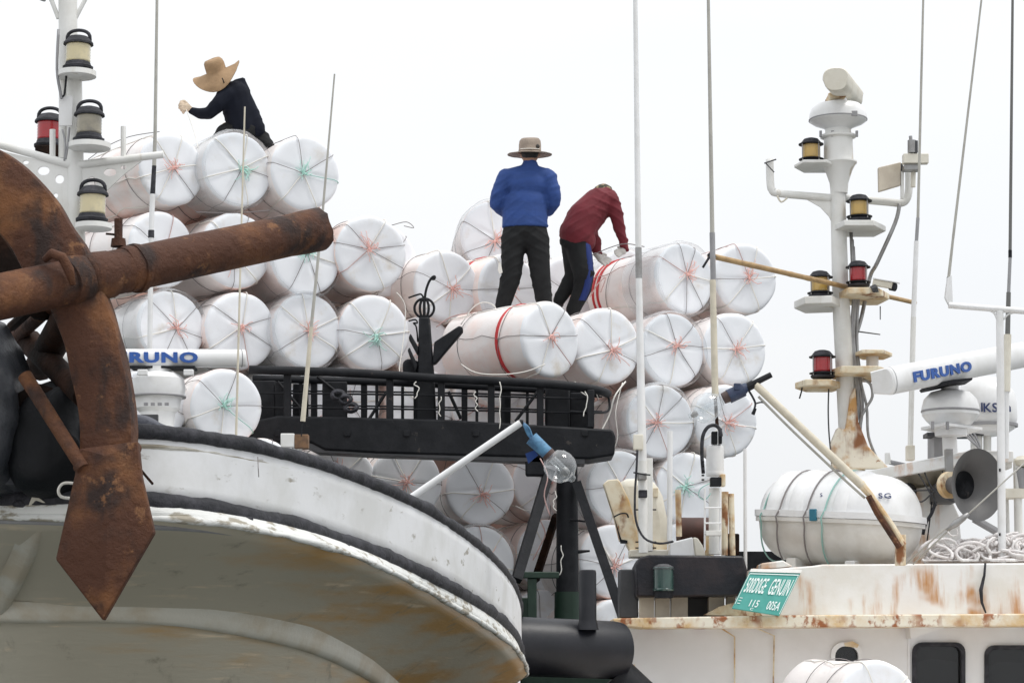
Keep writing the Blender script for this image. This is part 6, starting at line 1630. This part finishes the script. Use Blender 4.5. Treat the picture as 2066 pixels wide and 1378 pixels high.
def man_navy():
    Y = 23.1; f = Fig(Y)
    root = thing('person', 490, 300, Y, 'crouching person in navy jacket and wide tan hat on the left stack', 'person')
    f.blob((440, 158), 17, 19, 21).blob((424, 160), 4, 4, 4).blob((446, 158, -.09), 4, 3, 6)
    f.limb([(448, 165), (466, 185)], [11, 12]).limb([(470, 200), (488, 255)], [20, 20])
    f.limb([(456, 195, -.14), (424, 226, -.16), (404, 230, -.14), (387, 224, -.12)], [10, 8, 6.5, 5]).limb([(478, 195, .16), (478, 236, .26), (470, 250, .34)], [10, 8, 6])
    f.limb([(482, 262), (452, 268, -.05), (438, 292, -.06), (452, 345)], [16, 10, 9, 7]).limb([(502, 262), (524, 276, .05), (540, 292), (560, 330)], [15, 10, 8, 7])
    organic('body', f.take(), M['skin'], root)
    # jacket
    f.limb([(462, 180), (476, 196)], [16, 30]).limb([(474, 196), (482, 228), (490, 258)], [33, 32, 31])
    f.limb([(490, 196), (504, 230), (516, 262)], [18, 20, 20])
    f.limb([(458, 192, -.1), (440, 212, -.15), (422, 229, -.16), (404, 230, -.14), (387, 224, -.12)], [19, 16, 13, 11.5, 8])
    f.limb([(486, 196, .16), (480, 236, .26), (468, 252, .34)], [17, 13, 9])
    f.limb([(478, 168), (490, 162)], [9, 6]).limb([(490, 166), (500, 184)], [7, 6])    # hood hanging behind the neck
    organic('jacket', f.take(), M['shirt_navy'], root, .013, 3, .006, 10, 4)
    f.blob((492, 266), 34, 28, 22).limb([(480, 262), (452, 268, -.05), (438, 292, -.06), (452, 345)], [24, 17, 15, 12]).limb([(502, 262), (524, 276, .05), (540, 292), (560, 330)], [22, 17, 13, 12])
    organic('trousers', f.take(), M['trousers'], root, .013, 3, .009, 9, 6)
    for x, y in ((452, 352), (562, 338)):
        f.limb([(x, y), (x - 10, y + 4)], [9, 8]); organic('shoe', f.take(), M['shoe'], root, .012, 2)
    hand(f, root, (386, 223, -.12), (376, 216, -.12), [((371, 212, -.14), (365, 209, -.15), (362, 213, -.13)), ((372, 215, -.15), (365, 214, -.16), (362, 218, -.14)), ((373, 219, -.15), (367, 219, -.16), (366, 223, -.14)), ((375, 222, -.15), (370, 224, -.16), (370, 228, -.14)), ((376, 209, -.12), (371, 205, -.12), (365, 206, -.12))], M['glove'], 'glove', 3.6)
    hand(f, root, (468, 252, .34), (460, 258, .36), [((455, 256, .36), (450, 258, .35), (448, 262, .34)), ((455, 259, .36), (450, 262, .35), (448, 266, .34)), ((457, 262, .36), (452, 265, .35), (451, 269, .34)), ((459, 264, .36), (456, 268, .35), (455, 272, .34)), ((460, 253, .35), (455, 250, .34), (451, 251, .34))], M['glove'], 'glove')
    # wide floppy hat, tilted forward and towards the viewer
    k = S(150, Y); up = Vector((-.3, -.42, .86))
    def curl(a): return .066 * math.cos(2 * (a - .55)) + .03 * math.sin(a)
    h = hat(root, P(437, 146, Y - .02), up, 20 * k, 27 * k, 50 * k, M['hat_tan'], .05, curl=curl)
    MB().tubep([(448, 158, Y - .2), (450, 162, Y - .2), (452, 168, Y - .18)], .006, 6).build('chin_toggle', M['black'], h)
man_navy()
